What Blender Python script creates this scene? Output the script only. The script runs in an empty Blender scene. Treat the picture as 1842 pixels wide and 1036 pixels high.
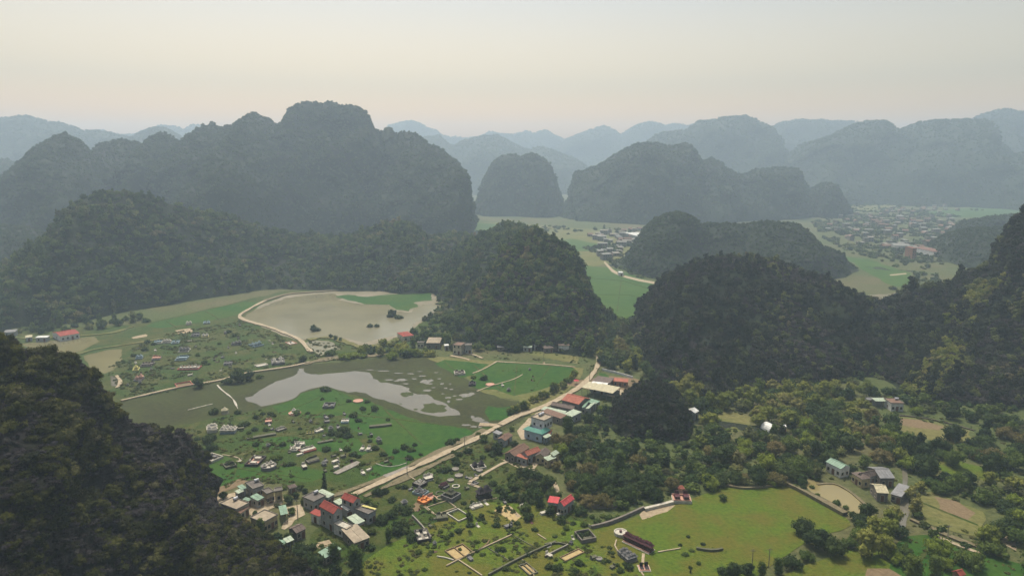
import bpy, bmesh, math, random
import numpy as np
from mathutils import Vector, Matrix
R_ = math.radians
SC = bpy.context.scene
COL = SC.collection
random.seed(7)
RNG = np.random.default_rng(11)

# ------------------------------------------------------------------ camera
CAM_H = 110.0            # drone height above the valley floor, metres
FPX = 1228.0             # focal length in photograph pixels (1842 wide)
PITCH = R_(10.5)
cd = bpy.data.cameras.new('camera'); cam = bpy.data.objects.new('camera', cd); COL.objects.link(cam)
cam.location = (0, 0, CAM_H); cam.rotation_euler = (math.pi/2 - PITCH, 0, 0)
cd.sensor_width = 36.0; cd.lens = 36.0*FPX/1842.0; cd.clip_start = 1.0; cd.clip_end = 30000.0
SC.camera = cam

# ------------------------------------------------------------------ light
SUN_EL, SUN_AZ = R_(64), R_(-16)      # azimuth measured from straight ahead (+Y), negative = left
sundir = Vector((math.sin(SUN_AZ)*math.cos(SUN_EL), math.cos(SUN_AZ)*math.cos(SUN_EL), math.sin(SUN_EL)))
W = bpy.data.worlds.new('World'); SC.world = W; W.use_nodes = True
wn = W.node_tree.nodes; wl = W.node_tree.links; wn.clear()
sky = wn.new('ShaderNodeTexSky'); sky.sky_type = 'NISHITA'; sky.sun_disc = False
sky.sun_elevation = SUN_EL; sky.sun_rotation = SUN_AZ
sky.altitude = 0; sky.air_density = 1.0; sky.dust_density = 6.0; sky.ozone_density = 1.0
# dusty air: warm low down all round the horizon, neutral higher up
geo = wn.new('ShaderNodeTexCoord'); sep = wn.new('ShaderNodeSeparateXYZ'); wl.new(geo.outputs['Generated'], sep.inputs[0])
rp = wn.new('ShaderNodeValToRGB'); rp.color_ramp.interpolation = 'EASE'
rp.color_ramp.elements[0].position = 0.02; rp.color_ramp.elements[0].color = (2.25, 1.27, 0.42, 1)
_e = rp.color_ramp.elements.new(0.11); _e.color = (0.98, 0.78, 0.53, 1)
rp.color_ramp.elements[2].position = 0.26; rp.color_ramp.elements[2].color = (0.67, 0.635, 0.55, 1)
wl.new(sep.outputs[2], rp.inputs[0])
tint = wn.new('ShaderNodeVectorMath'); tint.operation = 'MULTIPLY'
sc_ = wn.new('ShaderNodeVectorMath'); sc_.operation = 'SCALE'; sc_.inputs['Scale'].default_value = 1.66
bg = wn.new('ShaderNodeBackground'); bg.inputs[1].default_value = 0.14
wo = wn.new('ShaderNodeOutputWorld')
wl.new(sky.outputs[0], tint.inputs[0]); wl.new(rp.outputs[0], tint.inputs[1]); wl.new(tint.outputs[0], sc_.inputs[0]); wl.new(sc_.outputs[0], bg.inputs[0]); wl.new(bg.outputs[0], wo.inputs[0])
sd = bpy.data.lights.new('sun', 'SUN'); sd.energy = 4.0; sd.angle = R_(2.0); sd.color = (1.0, 0.95, 0.87)
sun = bpy.data.objects.new('sun', sd); COL.objects.link(sun)
sun.rotation_euler = sundir.to_track_quat('Z', 'Y').to_euler()
SC.view_settings.view_transform = 'Standard'; SC.view_settings.look = 'None'
SC.view_settings.exposure = 0.0; SC.view_settings.gamma = 1.0
SC.render.engine = 'CYCLES'
cy = SC.cycles
cy.max_bounces = 5; cy.diffuse_bounces = 2; cy.glossy_bounces = 2; cy.transmission_bounces = 2
cy.volume_bounces = 2; cy.transparent_max_bounces = 4; cy.use_denoising = True
cy.sample_clamp_indirect = 4.0
HAZE_DENSITY = 0.00032
HAZE_COLOR = (0.65, 0.82, 0.99)

# ------------------------------------------------------------------ pixel helpers (photograph pixels -> points of the place)
def ray(px, py):
    x = (px - 921.0)/FPX; y = (518.0 - py)/FPX
    return (x, math.cos(PITCH) + y*math.sin(PITCH), -math.sin(PITCH) + y*math.cos(PITCH))
def gp(px, py, z=0.0):
    """the point at height z seen at that pixel"""
    d = ray(px, py); t = (z - CAM_H)/d[2]
    return Vector((d[0]*t, d[1]*t, z))
def dp(px, py, D):
    d = ray(px, py); t = D/d[1]
    return (d[0]*t, D, CAM_H + d[2]*t)
def zm(x0, y0, s):
    return lambda X, Y: (x0 + X/s, y0 + Y/s)
ZV = zm(360, 840, 5.285); ZC = zm(880, 650, 5.18); ZE = zm(920, 730, 9.42); ZG = zm(680, 840, 5.284); ZK = zm(980, 840, 5.284)
ZP = zm(340, 680, 5.757); ZQ = zm(600, 680, 5.757); ZT = zm(780, 590, 6.14); ZL = zm(0, 480, 3.985); ZM = zm(440, 480, 3.985)
ZN = zm(880, 480, 3.985); ZU = zm(1280, 800, 4.389); ZW = zm(1540, 800, 4.39); ZX = zm(1540, 660, 6.093); ZY = zm(1200, 680, 5.117); ZR = zm(1320, 480, 3.529)
ZI = lambda X, Y: (X, Y)

# ------------------------------------------------------------------ noise
def _h(ix, iy, iz, s):
    n = (ix.astype(np.int64)*374761393 + iy.astype(np.int64)*668265263 + iz.astype(np.int64)*2147483647 + s*974634777) & 0xffffffff
    n = ((n ^ (n >> 13))*1274126177) & 0xffffffff
    n = ((n ^ (n >> 16))*2246822519) & 0xffffffff
    return ((n ^ (n >> 15)) & 0xffffff)/float(0xffffff)*2 - 1
def vnoise(x, y, z=None, s=0):
    x = np.asarray(x, float); y = np.asarray(y, float); z = np.zeros_like(x) if z is None else np.asarray(z, float)
    ix, iy, iz = np.floor(x), np.floor(y), np.floor(z)
    fx, fy, fz = x-ix, y-iy, z-iz
    fx, fy, fz = [f*f*(3-2*f) for f in (fx, fy, fz)]
    r = 0
    for a in (0, 1):
        wx = fx if a else 1-fx
        for b in (0, 1):
            wy = fy if b else 1-fy
            for c in (0, 1):
                r = r + wx*wy*(fz if c else 1-fz)*_h(ix+a, iy+b, iz+c, s)
    return r
def fbm(x, y, z=None, s=0, o=4, g=0.5):
    r, a = 0, 1.0
    for i in range(o):
        k = 2.03**i
        r = r + a*vnoise(np.asarray(x)*k + 17.3*i, np.asarray(y)*k, None if z is None else np.asarray(z)*k, s+i); a *= g
    return r

# ------------------------------------------------------------------ materials
MATS = {}
def lin(c): return c
def nodes_of(name):
    m = bpy.data.materials.new(name); m.use_nodes = True
    n = m.node_tree.nodes; n.clear()
    out = n.new('ShaderNodeOutputMaterial'); b = n.new('ShaderNodeBsdfPrincipled')
    m.node_tree.links.new(b.outputs[0], out.inputs[0])
    b.inputs['Specular IOR Level'].default_value = 0.2
    return m, n, m.node_tree.links, b
def ramp(n, stops):
    r = n.new('ShaderNodeValToRGB'); e = r.color_ramp.elements
    while len(e) < len(stops): e.new(0.5)
    for el, (p, c) in zip(e, stops): el.position = p; el.color = (c[0], c[1], c[2], 1)
    return r
def world_pos(n): return n.new('ShaderNodeNewGeometry').outputs['Position']
def noise(n, l, src, scale, detail=6, rough=0.6, dist=0.0):
    t = n.new('ShaderNodeTexNoise'); t.inputs['Scale'].default_value = scale; t.inputs['Detail'].default_value = detail
    t.inputs['Roughness'].default_value = rough; t.inputs['Distortion'].default_value = dist
    l.new(src, t.inputs['Vector']); return t.outputs[0]
def mixc(n, l, fac, a, b, mode='MIX'):
    m = n.new('ShaderNodeMix'); m.data_type = 'RGBA'; m.blend_type = mode
    if isinstance(fac, (int, float)): m.inputs[0].default_value = fac
    else: l.new(fac, m.inputs[0])
    for sock, v in ((m.inputs[6], a), (m.inputs[7], b)):
        if isinstance(v, tuple): sock.default_value = (v[0], v[1], v[2], 1)
        else: l.new(v, sock)
    return m.outputs[2]
def mat(name, stops, scale=1.0, detail=6, rough=0.9, bump=0.0, bscale=None, stops2=None, scale2=0.05, mixlo=0.4, mixhi=0.6, coords='pos', wave=None):
    """noise-coloured surface; a second palette blended in by a larger noise"""
    if name in MATS: return MATS[name]
    m, n, l, b = nodes_of(name)
    src = world_pos(n) if coords == 'pos' else n.new('ShaderNodeTexCoord').outputs['Object']
    f = noise(n, l, src, scale, detail)
    r = ramp(n, stops); l.new(f, r.inputs[0]); c = r.outputs[0]
    if stops2:
        r2 = ramp(n, stops2); l.new(f, r2.inputs[0])
        g = noise(n, l, src, scale2, 5, 0.6)
        mr = n.new('ShaderNodeMapRange'); mr.inputs[1].default_value = mixlo; mr.inputs[2].default_value = mixhi; l.new(g, mr.inputs[0])
        c = mixc(n, l, mr.outputs[0], c, r2.outputs[0])
    l.new(c, b.inputs['Base Color'])
    b.inputs['Roughness'].default_value = rough
    if bump:
        bm = n.new('ShaderNodeBump'); bm.inputs['Strength'].default_value = 1.0; bm.inputs['Distance'].default_value = bump
        l.new(noise(n, l, src, bscale or scale, 6, 0.65), bm.inputs['Height']); l.new(bm.outputs[0], b.inputs['Normal'])
    MATS[name] = m; return m
def flat(name, c, rough=0.8, var=0.30, scale=0.9):
    """weathered paint, concrete, tin: one colour with stains"""
    if name in MATS: return MATS[name]
    return mat(name, [(0.3, tuple(x*(1-var) for x in c)), (0.55, c), (0.75, tuple(min(1, x*(1+var)) for x in c))], scale=scale, rough=rough)

def foliage(name, pal, hue=0.5):
    """leaf colour: palette picked per plant (object random), patchiness over the hillside, grain within the crown"""
    m, n, l, b = nodes_of(name)
    oi = n.new('ShaderNodeObjectInfo'); pos = world_pos(n)
    a = n.new('ShaderNodeMath'); a.operation = 'MULTIPLY_ADD'; a.inputs[1].default_value = 0.72; l.new(oi.outputs['Random'], a.inputs[0])
    big = noise(n, l, pos, 0.014, 4, 0.6)
    c = n.new('ShaderNodeMath'); c.operation = 'MULTIPLY_ADD'; c.inputs[1].default_value = 1.1; c.inputs[2].default_value = -0.41; l.new(big, c.inputs[0])
    l.new(c.outputs[0], a.inputs[2])
    r = ramp(n, pal); l.new(a.outputs[0], r.inputs[0])
    fine = noise(n, l, pos, 0.9, 5, 0.7)
    mr = n.new('ShaderNodeMapRange'); mr.inputs[1].default_value = 0.3; mr.inputs[2].default_value = 0.7; mr.inputs[3].default_value = 0.62; mr.inputs[4].default_value = 1.4
    l.new(fine, mr.inputs[0])
    v = n.new('ShaderNodeVectorMath'); v.operation = 'SCALE'; l.new(r.outputs[0], v.inputs[0]); l.new(mr.outputs[0], v.inputs['Scale'])
    l.new(v.outputs[0], b.inputs['Base Color']); b.inputs['Roughness'].default_value = 0.75
    b.inputs['Specular IOR Level'].default_value = 0.135
    # thin leaves let some of the sun through
    tr = n.new('ShaderNodeBsdfTranslucent'); l.new(v.outputs[0], tr.inputs[0])
    mx = n.new('ShaderNodeMixShader'); mx.inputs[0].default_value = 0.42
    out = [q for q in n if q.type == 'OUTPUT_MATERIAL'][0]
    l.new(b.outputs[0], mx.inputs[1]); l.new(tr.outputs[0], mx.inputs[2]); l.new(mx.outputs[0], out.inputs[0])
    MATS[name] = m; return m

M_FOREST = foliage('forest_leaves', [(0.0, (.018, .034, .012)), (0.22, (.030, .056, .018)), (0.42, (.050, .088, .022)), (0.56, (.078, .115, .028)), (0.68, (.115, .160, .032)), (0.77, (.066, .070, .034)), (0.88, (.165, .185, .055)), (1.0, (.19, .145, .075))])
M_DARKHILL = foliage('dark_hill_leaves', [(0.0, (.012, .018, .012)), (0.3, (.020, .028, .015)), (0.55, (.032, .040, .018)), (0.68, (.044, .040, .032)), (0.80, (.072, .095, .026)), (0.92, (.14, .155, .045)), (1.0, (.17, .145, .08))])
M_FAR = foliage('far_leaves', [(0.0, (.026, .046, .016)), (0.4, (.042, .070, .022)), (0.7, (.060, .090, .028)), (1.0, (.075, .090, .040))])
M_NEARLEAF = foliage('crag_leaves', [(0.0, (.012, .016, .006)), (0.25, (.028, .034, .008)), (0.45, (.055, .062, .010)), (0.6, (.034, .034, .014)), (0.78, (.095, .100, .014)), (0.95, (.13, .12, .065))])
M_DRY = foliage('dry_twigs', [(0.0, (.014, .011, .013)), (0.5, (.036, .030, .034)), (0.8, (.070, .060, .064)), (1.0, (.11, .095, .09))])
M_DARKTREE = foliage('dark_leaves', [(0.0, (.026, .046, .016)), (0.5, (.042, .070, .020)), (1.0, (.070, .100, .026))])
M_MIDTREE = foliage('mid_leaves', [(0.0, (.055, .090, .022)), (0.5, (.085, .130, .026)), (1.0, (.120, .160, .030))])
M_YELTREE = foliage('yellow_green_leaves', [(0.0, (.120, .170, .022)), (0.5, (.165, .215, .026)), (1.0, (.20, .24, .035))])
M_BROWNTREE = foliage('olive_brown_leaves', [(0.0, (.110, .100, .036)), (0.5, (.155, .135, .045)), (1.0, (.19, .155, .065))])
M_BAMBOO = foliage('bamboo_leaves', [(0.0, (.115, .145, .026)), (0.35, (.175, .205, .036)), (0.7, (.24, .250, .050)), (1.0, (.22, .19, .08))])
M_BARK = mat('bark', [(0.3, (.05, .04, .03)), (0.7, (.13, .11, .09))], scale=3)

def rock_mat(name, dark, light, veg, vs=0.08, vlo=0.42, vhi=0.56):
    m, n, l, b = nodes_of(name); pos = world_pos(n)
    mp = n.new('ShaderNodeMapping'); mp.inputs['Scale'].default_value = (1, 1, 0.35); l.new(pos, mp.inputs[0])
    f = noise(n, l, mp.outputs[0], 0.8, 10, 0.75, 0.3)
    r = ramp(n, [(0.32, dark), (0.5, tuple((a+c)/2 for a, c in zip(dark, light))), (0.66, light)]); l.new(f, r.inputs[0])
    g = noise(n, l, pos, vs, 9, 0.7)
    mr = n.new('ShaderNodeMapRange'); mr.inputs[1].default_value = vlo; mr.inputs[2].default_value = vhi; l.new(g, mr.inputs[0])
    l.new(mixc(n, l, mr.outputs[0], r.outputs[0], veg), b.inputs['Base Color'])
    bm = n.new('ShaderNodeBump'); bm.inputs['Distance'].default_value = 2.0; bm.inputs['Strength'].default_value = 1.0
    l.new(f, bm.inputs['Height']); l.new(bm.outputs[0], b.inputs['Normal']); b.inputs['Roughness'].default_value = 0.95
    MATS[name] = m; return m
M_CRAG = rock_mat('limestone_crag', (.008, .007, .008), (.085, .076, .078), (.016, .018, .008), 0.12, .42, .56)
M_HILL = rock_mat('wooded_limestone', (.016, .020, .014), (.055, .055, .050), (.022, .034, .014), 0.03, 0.35, 0.5)

# ------------------------------------------------------------------ object helpers
def tag(o, label=None, cat=None, group=None, kind=None):
    if label: o['label'] = label
    if cat: o['category'] = cat
    if group: o['group'] = group
    if kind: o['kind'] = kind
    return o
def link(name, me, parent=None):
    o = bpy.data.objects.new(name, me); COL.objects.link(o)
    if parent: o.parent = parent
    return o
def empty(name, loc, rz=0.0):
    o = bpy.data.objects.new(name, None); COL.objects.link(o); o.location = loc; o.rotation_euler = (0, 0, rz); o.empty_display_size = 0.5
    return o
def mesh(name, V, F, m=None, smooth=False):
    me = bpy.data.meshes.new(name); me.from_pydata([tuple(v) for v in V], [], [tuple(f) for f in F])
    for k in (m if isinstance(m, (list, tuple)) else [m]):
        if k: me.materials.append(k)
    if smooth: me.shade_smooth()
    return me
def grid_mesh(name, P, m, smooth=True):
    """P: (nu, nv, 3)"""
    nu, nv = P.shape[:2]
    i = np.arange(nu*nv).reshape(nu, nv)
    q = np.stack([i[:-1, :-1], i[1:, :-1], i[1:, 1:], i[:-1, 1:]], -1).reshape(-1, 4)
    me = bpy.data.meshes.new(name); me.vertices.add(nu*nv); me.vertices.foreach_set('co', P.reshape(-1).astype(np.float32))
    me.loops.add(q.size); me.loops.foreach_set('vertex_index', q.reshape(-1).astype(np.int32))
    me.polygons.add(len(q)); me.polygons.foreach_set('loop_start', (np.arange(len(q))*4).astype(np.int32))
    me.update(calc_edges=True); me.materials.append(m)
    if smooth: me.shade_smooth()
    return me

# ------------------------------------------------------------------ hills
HILLS = []
def resample(pts, step):
    """pts: (px, py, D) -> ridge points (x, D, z) at even spacing along the ridge"""
    W_ = np.array([dp(*p) for p in pts])
    d = np.r_[0, np.cumsum(np.linalg.norm(np.diff(W_, axis=0), axis=1))]
    n = max(8, int(d[-1]/step)); t = np.linspace(0, d[-1], n)
    return np.stack([np.interp(t, d, W_[:, k]) for k in range(3)], 1), t
def hill(name, pts, D, wf, wb, step, nf, nb, m, seed, a=1.8, rough=1.0, sink=3.0, spur=0.35, hmin=0.0, pinn=0.0, kmin=0.0):
    if not isinstance(D, (list, tuple)): D = [(pts[0][0], D), (pts[-1][0], D)]
    Dx, Dy = zip(*D)
    P3 = [(x, y, float(np.interp(x, Dx, Dy))) for x, y in pts]
    Rg, t = resample(P3, step)
    s_ = Rg[:, 1]/FPX; Rg[:, 2] += s_*1.7*fbm(t/(s_.mean()*13), t*0+3.3, s=seed+70, o=3)
    h = np.maximum(Rg[:, 2] - sink, hmin); hm = h.max()
    # round the plan at the ends
    k = np.sqrt(np.clip(h/hm, 0.02, 1)); kf = np.maximum(kmin, k)
    sp = 1 + spur*fbm(t/(wf*0.7), t*0+seed, s=seed, o=3)
    f = wf*kf*sp; bk = wb*k*(1 + spur*fbm(t/(wb*0.7), t*0+seed+9, s=seed+5, o=3))
    v = np.r_[-np.linspace(1, 0, nf, endpoint=False)**1.15, np.linspace(0, 1, nb)]
    nu, nv = len(t), len(v)
    Pm = np.zeros((nu, nv, 3))
    vv = np.abs(v)[None, :]
    pw = a*(1 + 0.28*fbm(t[:, None]/(wf*0.45) + 0*vv, vv*1.6, s=seed+3, o=3))
    prof = np.clip(1 - vv**pw, 0, 1)
    # view rays spread out: push points away from the camera along the ground ray, so the ridge stays where it is seen
    dirx = Rg[:, 0]/Rg[:, 1]
    Y = Rg[:, 1][:, None] + np.where(v < 0, v[None, :]*f[:, None], v[None, :]*bk[:, None])
    X = dirx[:, None]*(Rg[:, 1][:, None] + 0.45*(Y - Rg[:, 1][:, None]))
    Z = h[:, None]*prof
    s1 = max(12, wf*0.28)
    edge = np.clip(prof*3, 0, 1)*np.clip(h[:, None]/12, 0.15, 1)
    away = np.clip(vv*2.2, 0.15, 1)
    n1 = fbm(X/s1, Y/s1, Z/s1, s=seed+20, o=5, g=0.55)
    n2 = fbm(X/s1+40, Y/s1, Z/s1, s=seed+31, o=5, g=0.55)
    n3 = fbm(X/9, Y/9, Z/14, s=seed+41, o=4, g=0.6)
    Y = Y + rough*s1*0.35*n1*edge*away
    X = X + rough*s1*0.22*n2*edge*away
    Z = Z + rough*(0.05*hm*n2*away + 0.45*n3*np.clip(hm/60, .5, 1.5))*edge - 1.2*(1-np.clip(prof*6, 0, 1))
    if pinn:
        q1 = 1 - 2*np.abs(vnoise(X/5.2, Y/5.2, Z/16, s=seed+60)); q2 = 1 - 2*np.abs(vnoise(X/2.3, Y/2.3, Z/7, s=seed+61)); q3 = vnoise(X/1.1, Y/1.1, Z/2.5, s=seed+62)
        Z = Z + pinn*edge*(1.5*q1 + .8*q2 + .35*q3); Y = Y - pinn*edge*(1.0*q2 + .5*q3)*np.clip(vv*5, 0, 1)
    Pm[..., 0], Pm[..., 1], Pm[..., 2] = X, Y, Z
    me = grid_mesh(name, Pm, m); o = link(name, me); tag(o, kind='structure')
    HILLS.append((o, Pm, seed)); return o, Pm

def scatter_on(Pm, n, rng, vmin=0.0, vmax=1.0, mask=None, zmin=1.0):
    """random points on the sheet, by area"""
    nu, nv = Pm.shape[:2]; j0, j1 = int(vmin*(nv-1)), int(vmax*(nv-1))
    a = Pm[:-1, j0:j1]; b = Pm[1:, j0:j1]; c = Pm[:-1, j0+1:j1+1]
    ar = np.linalg.norm(np.cross(b-a, c-a), axis=-1).ravel()
    p = ar/ar.sum(); idx = rng.choice(len(ar), n, p=p)
    u, w = rng.random(n)[:, None], rng.random(n)[:, None]
    a, b, c = a.reshape(-1, 3)[idx], b.reshape(-1, 3)[idx], c.reshape(-1, 3)[idx]
    q = a + (b-a)*u + (c-a)*w
    keep = q[:, 2] > zmin
    if mask is not None: keep &= mask(q)
    return q[keep], ar.sum()
# ------------------------------------------------------------------ plants: prototypes built from many leaf-sized faces over lobed cores
def lobes(kind, rng):
    L = []
    if kind == 'round':
        L.append((0, 0, .62, .62))
        for k in range(7):
            a = k*2.4 + rng.random(); r = rng.uniform(.35, .6)
            L.append((r*math.cos(a), r*math.sin(a), rng.uniform(.35, .95), rng.uniform(.28, .42)))
        L.append((rng.uniform(-.2, .2), rng.uniform(-.2, .2), 1.12, .33))
    elif kind == 'broad':
        for k in range(9):
            a = k*2.4 + rng.random(); r = rng.uniform(.3, .8)
            L.append((r*math.cos(a), r*math.sin(a), rng.uniform(.3, .62), rng.uniform(.26, .38)))
        L.append((0, 0, .5, .5))
    elif kind == 'tall':
        for k in range(9):
            z = .25 + k*.2; a = k*2.4; r = .22
            L.append((r*math.cos(a), r*math.sin(a), z, rng.uniform(.26, .42)*(1.1-.35*abs(z-1)/1.0)))
    elif kind == 'plume':      # bamboo: a sheaf of arching culms
        for k in range(11):
            a = k*2.4 + rng.random(); r = rng.uniform(.1, .72)
            L.append((r*math.cos(a), r*math.sin(a), 1.45 - r*.9 + rng.uniform(-.1, .1), rng.uniform(.22, .33)))
            L.append((r*.6*math.cos(a), r*.6*math.sin(a), .7 - r*.3, .3))
    elif kind == 'column':
        for k in range(10):
            z = .15 + k*.3; a = k*2.4
            L.append((.1*math.cos(a), .1*math.sin(a), z, .38*(1 - .055*k) + rng.uniform(-.04, .04)))
    elif kind == 'bush':
        for k in range(6):
            a = k*2.4 + rng.random(); r = rng.uniform(.2, .62)
            L.append((r*math.cos(a), r*math.sin(a), rng.uniform(.15, .45), rng.uniform(.3, .45)))
        L.append((0, 0, .4, .5))
    return L
_ico = None
def ico(sub):
    bm = bmesh.new(); bmesh.ops.create_icosphere(bm, subdivisions=sub, radius=1.0)
    V = np.array([v.co[:] for v in bm.verts]); F = np.array([[v.index for v in f.verts] for f in bm.faces]); bm.free(); return V, F
ICO1 = ico(1)
def crown_mesh(name, kind, seed, m, nleaf, leaf, droop=0.0):
    rng = np.random.default_rng(seed); L = lobes(kind, rng); Vs, Fs = [], []; nv = 0
    w = np.array([q[3]**2 for q in L]); w /= w.sum()
    for (x, y, z, r) in L:
        V = ICO1[0]*(r*0.80)*(1 + rng.uniform(-.18, .18, (len(ICO1[0]), 1))) + (x, y, z)
        Vs.append(V); Fs += [tuple(f+nv) for f in ICO1[1]]; nv += len(V)
    idx = rng.choice(len(L), nleaf, p=w)
    for i in idx:
        x, y, z, r = L[i]
        d = rng.normal(size=3); d[2] = d[2]*.8 + .25; d /= np.linalg.norm(d)
        c = np.array((x, y, z)) + d*r*rng.uniform(.78, 1.18)
        if c[2] < 0.02: continue
        n = d + rng.normal(size=3)*.55; n /= np.linalg.norm(n)
        t = np.cross(n, rng.normal(size=3)); t /= np.linalg.norm(t); b = np.cross(n, t)
        s = leaf*rng.uniform(.6, 1.35)
        if droop: t = t*0.6 + np.array((0, 0, -droop)); 
        q = [c - t*s - b*s*.35, c + b*s*.75, c + t*s*.9 + b*.2*s, c - b*s*.8]
        Vs.append(np.array(q)); Fs.append((nv, nv+1, nv+2, nv+3)); nv += 4
    me = bpy.data.meshes.new(name); V = np.concatenate(Vs)
    me.from_pydata(V.tolist(), [], [tuple(int(k) for k in f) for f in Fs]); me.materials.append(m)
    return me
def proto_collection(cname, specs):
    c = bpy.data.collections.new(cname)
    for i, (kind, seed, m, nl, lf) in enumerate(specs):
        o = bpy.data.objects.new('%s_plant' % cname, crown_mesh('%s_crown_%d' % (cname, i), kind, seed, m, nl, lf)); c.objects.link(o)
    return c
C_FOREST = proto_collection('forest', [(k, s, M_FOREST, 170, .15) for k, s in (('round', 1), ('broad', 2), ('round', 3), ('broad', 4), ('tall', 5), ('bush', 6), ('round', 7))])
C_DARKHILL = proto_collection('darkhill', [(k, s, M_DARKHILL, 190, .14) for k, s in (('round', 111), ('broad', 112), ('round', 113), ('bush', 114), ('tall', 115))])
C_FAR = proto_collection('farwood', [(k, s, M_FAR, 130, .16) for k, s in (('round', 101), ('broad', 102), ('round', 103), ('bush', 104))])
C_CRAG = proto_collection('crag', [(k, s, M_NEARLEAF, 520, .085) for k, s in (('round', 11), ('broad', 12), ('bush', 13), ('bush', 14), ('broad', 15), ('bush', 16))])
M_WEED = foliage('weed_leaves', [(0.0, (.040, .062, .014)), (0.4, (.070, .100, .020)), (0.7, (.110, .110, .036)), (1.0, (.15, .17, .036))])
C_DRY = proto_collection('dry', [('bush', s, M_DRY, 420, .075) for s in (61, 62, 63)])
C_WEED = proto_collection('weed', [('bush', s, M_WEED, 110, .14) for s in (21, 22, 23, 24)])
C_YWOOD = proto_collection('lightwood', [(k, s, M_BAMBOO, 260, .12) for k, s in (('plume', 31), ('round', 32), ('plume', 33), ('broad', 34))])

def gn_group(cname, coll):
    ng = bpy.data.node_groups.new('scatter_' + cname, 'GeometryNodeTree')
    ng.interface.new_socket('Geometry', in_out='INPUT', socket_type='NodeSocketGeometry')
    ng.interface.new_socket('Geometry', in_out='OUTPUT', socket_type='NodeSocketGeometry')
    n, l = ng.nodes, ng.links
    gi, go = n.new('NodeGroupInput'), n.new('NodeGroupOutput')
    ci = n.new('GeometryNodeCollectionInfo'); ci.inputs['Collection'].default_value = coll
    ci.inputs['Separate Children'].default_value = True; ci.inputs['Reset Children'].default_value = True
    ip = n.new('GeometryNodeInstanceOnPoints'); ip.inputs['Pick Instance'].default_value = True
    def na(nm, ty):
        a = n.new('GeometryNodeInputNamedAttribute'); a.data_type = ty; a.inputs['Name'].default_value = nm; return a.outputs['Attribute']
    l.new(gi.outputs[0], ip.inputs['Points']); l.new(ci.outputs[0], ip.inputs['Instance'])
    l.new(na('idx', 'INT'), ip.inputs['Instance Index'])
    er = n.new('FunctionNodeEulerToRotation'); l.new(na('rot', 'FLOAT_VECTOR'), er.inputs[0]); l.new(er.outputs[0], ip.inputs['Rotation'])
    l.new(na('scl', 'FLOAT_VECTOR'), ip.inputs['Scale'])
    l.new(ip.outputs[0], go.inputs[0])
    return ng
GN = {}
def scatter(name, pts, scl, coll, rng, kind='stuff', label=None, cat=None, tilt=.12, sink=.1, flat_=(.8, 1.15)):
    """one object of many instanced plants"""
    pts = np.asarray(pts, float).copy(); n = len(pts)
    if coll.name not in GN: GN[coll.name] = gn_group(coll.name, coll)
    pts[:, 2] -= scl*sink
    me = bpy.data.meshes.new(name); me.vertices.add(n); me.vertices.foreach_set('co', pts.reshape(-1).astype(np.float32))
    a = me.attributes.new('rot', 'FLOAT_VECTOR', 'POINT'); r = np.stack([rng.normal(0, tilt, n), rng.normal(0, tilt, n), rng.uniform(0, 6.283, n)], 1); a.data.foreach_set('vector', r.reshape(-1).astype(np.float32))
    a = me.attributes.new('scl', 'FLOAT_VECTOR', 'POINT'); s = np.stack([scl, scl, scl*rng.uniform(*flat_, n)], 1); a.data.foreach_set('vector', s.reshape(-1).astype(np.float32))
    a = me.attributes.new('idx', 'INT', 'POINT'); a.data.foreach_set('value', rng.integers(0, len(coll.objects), n).astype(np.int32))
    o = link(name, me); md = o.modifiers.new('scatter', 'NODES'); md.node_group = GN[coll.name]
    tag(o, label, cat, kind=kind); return o

# ------------------------------------------------------------------ the hills, far to near
FOREST = []
def wooded(name, pts, D, wf, wb, step, nf, nb, seed, dens, size, m=None, coll=None, vmax=1.0, label=None, thr=-9, cover=12., **kw):
    """a hill and the forest on it. dens = square metres per plant"""
    o, Pm = hill(name, pts, D, wf, wb, step, nf, nb, m or M_HILL, seed, **kw)
    rng = np.random.default_rng(seed+500)
    _, A = scatter_on(Pm, 10, rng, 0, vmax)
    n = int(A/dens)
    q, _ = scatter_on(Pm, n, rng, 0, vmax, (lambda q: fbm(q[:, 0]/cover, q[:, 1]/cover, q[:, 2]/cover, s=seed+7, o=3) > thr) if thr > -5 else None)
    s = size[0] + (size[1]-size[0])*rng.random(len(q))**2.2
    s *= 1 + .25*fbm(q[:, 0]/40, q[:, 1]/40, s=seed+9, o=2)
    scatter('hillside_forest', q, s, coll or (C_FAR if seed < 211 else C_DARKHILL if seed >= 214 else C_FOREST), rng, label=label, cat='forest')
    return o, Pm

# farthest ranges
wooded('far_hills', [(-300,225),(-120,232),(0,212),(40,206),(62,210),(80,217),(105,219),(128,224),(150,236),(180,232),(200,238),(225,246),(250,243),(262,233),(285,226),(302,229),(315,240),(345,262),(400,300)], 2300, 420, 500, 9, 26, 8, 101, 105.8, (3.56,5.54), sink=5, label='pale wooded ridge at the far left skyline behind the peak')
wooded('far_hills', [(150,255),(170,240),(185,232),(205,240),(240,242),(262,236),(280,228),(295,224),(308,227),(322,226),(332,234),(345,224),(360,222),(380,240),(420,290)], 3300, 420, 500, 12, 20, 6, 102, 176.4, (3.96,5.94), sink=5, label='faint blue forest on the knobbly hills behind the far left ridge')
wooded('far_hills', [(640,300),(700,225),(722,220),(742,217),(757,221),(768,229),(785,232),(795,243),(815,246),(835,247),(858,244),(880,235),(900,239),(925,239),(945,235),(962,241),(972,234),(983,233),(998,243),(1015,249),(1040,262),(1090,300)], 3700, 450, 500, 12, 20, 6, 103, 189, (3.96,5.94), sink=5, label='faint blue forest on the low skyline hills between the two big massifs')
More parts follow.
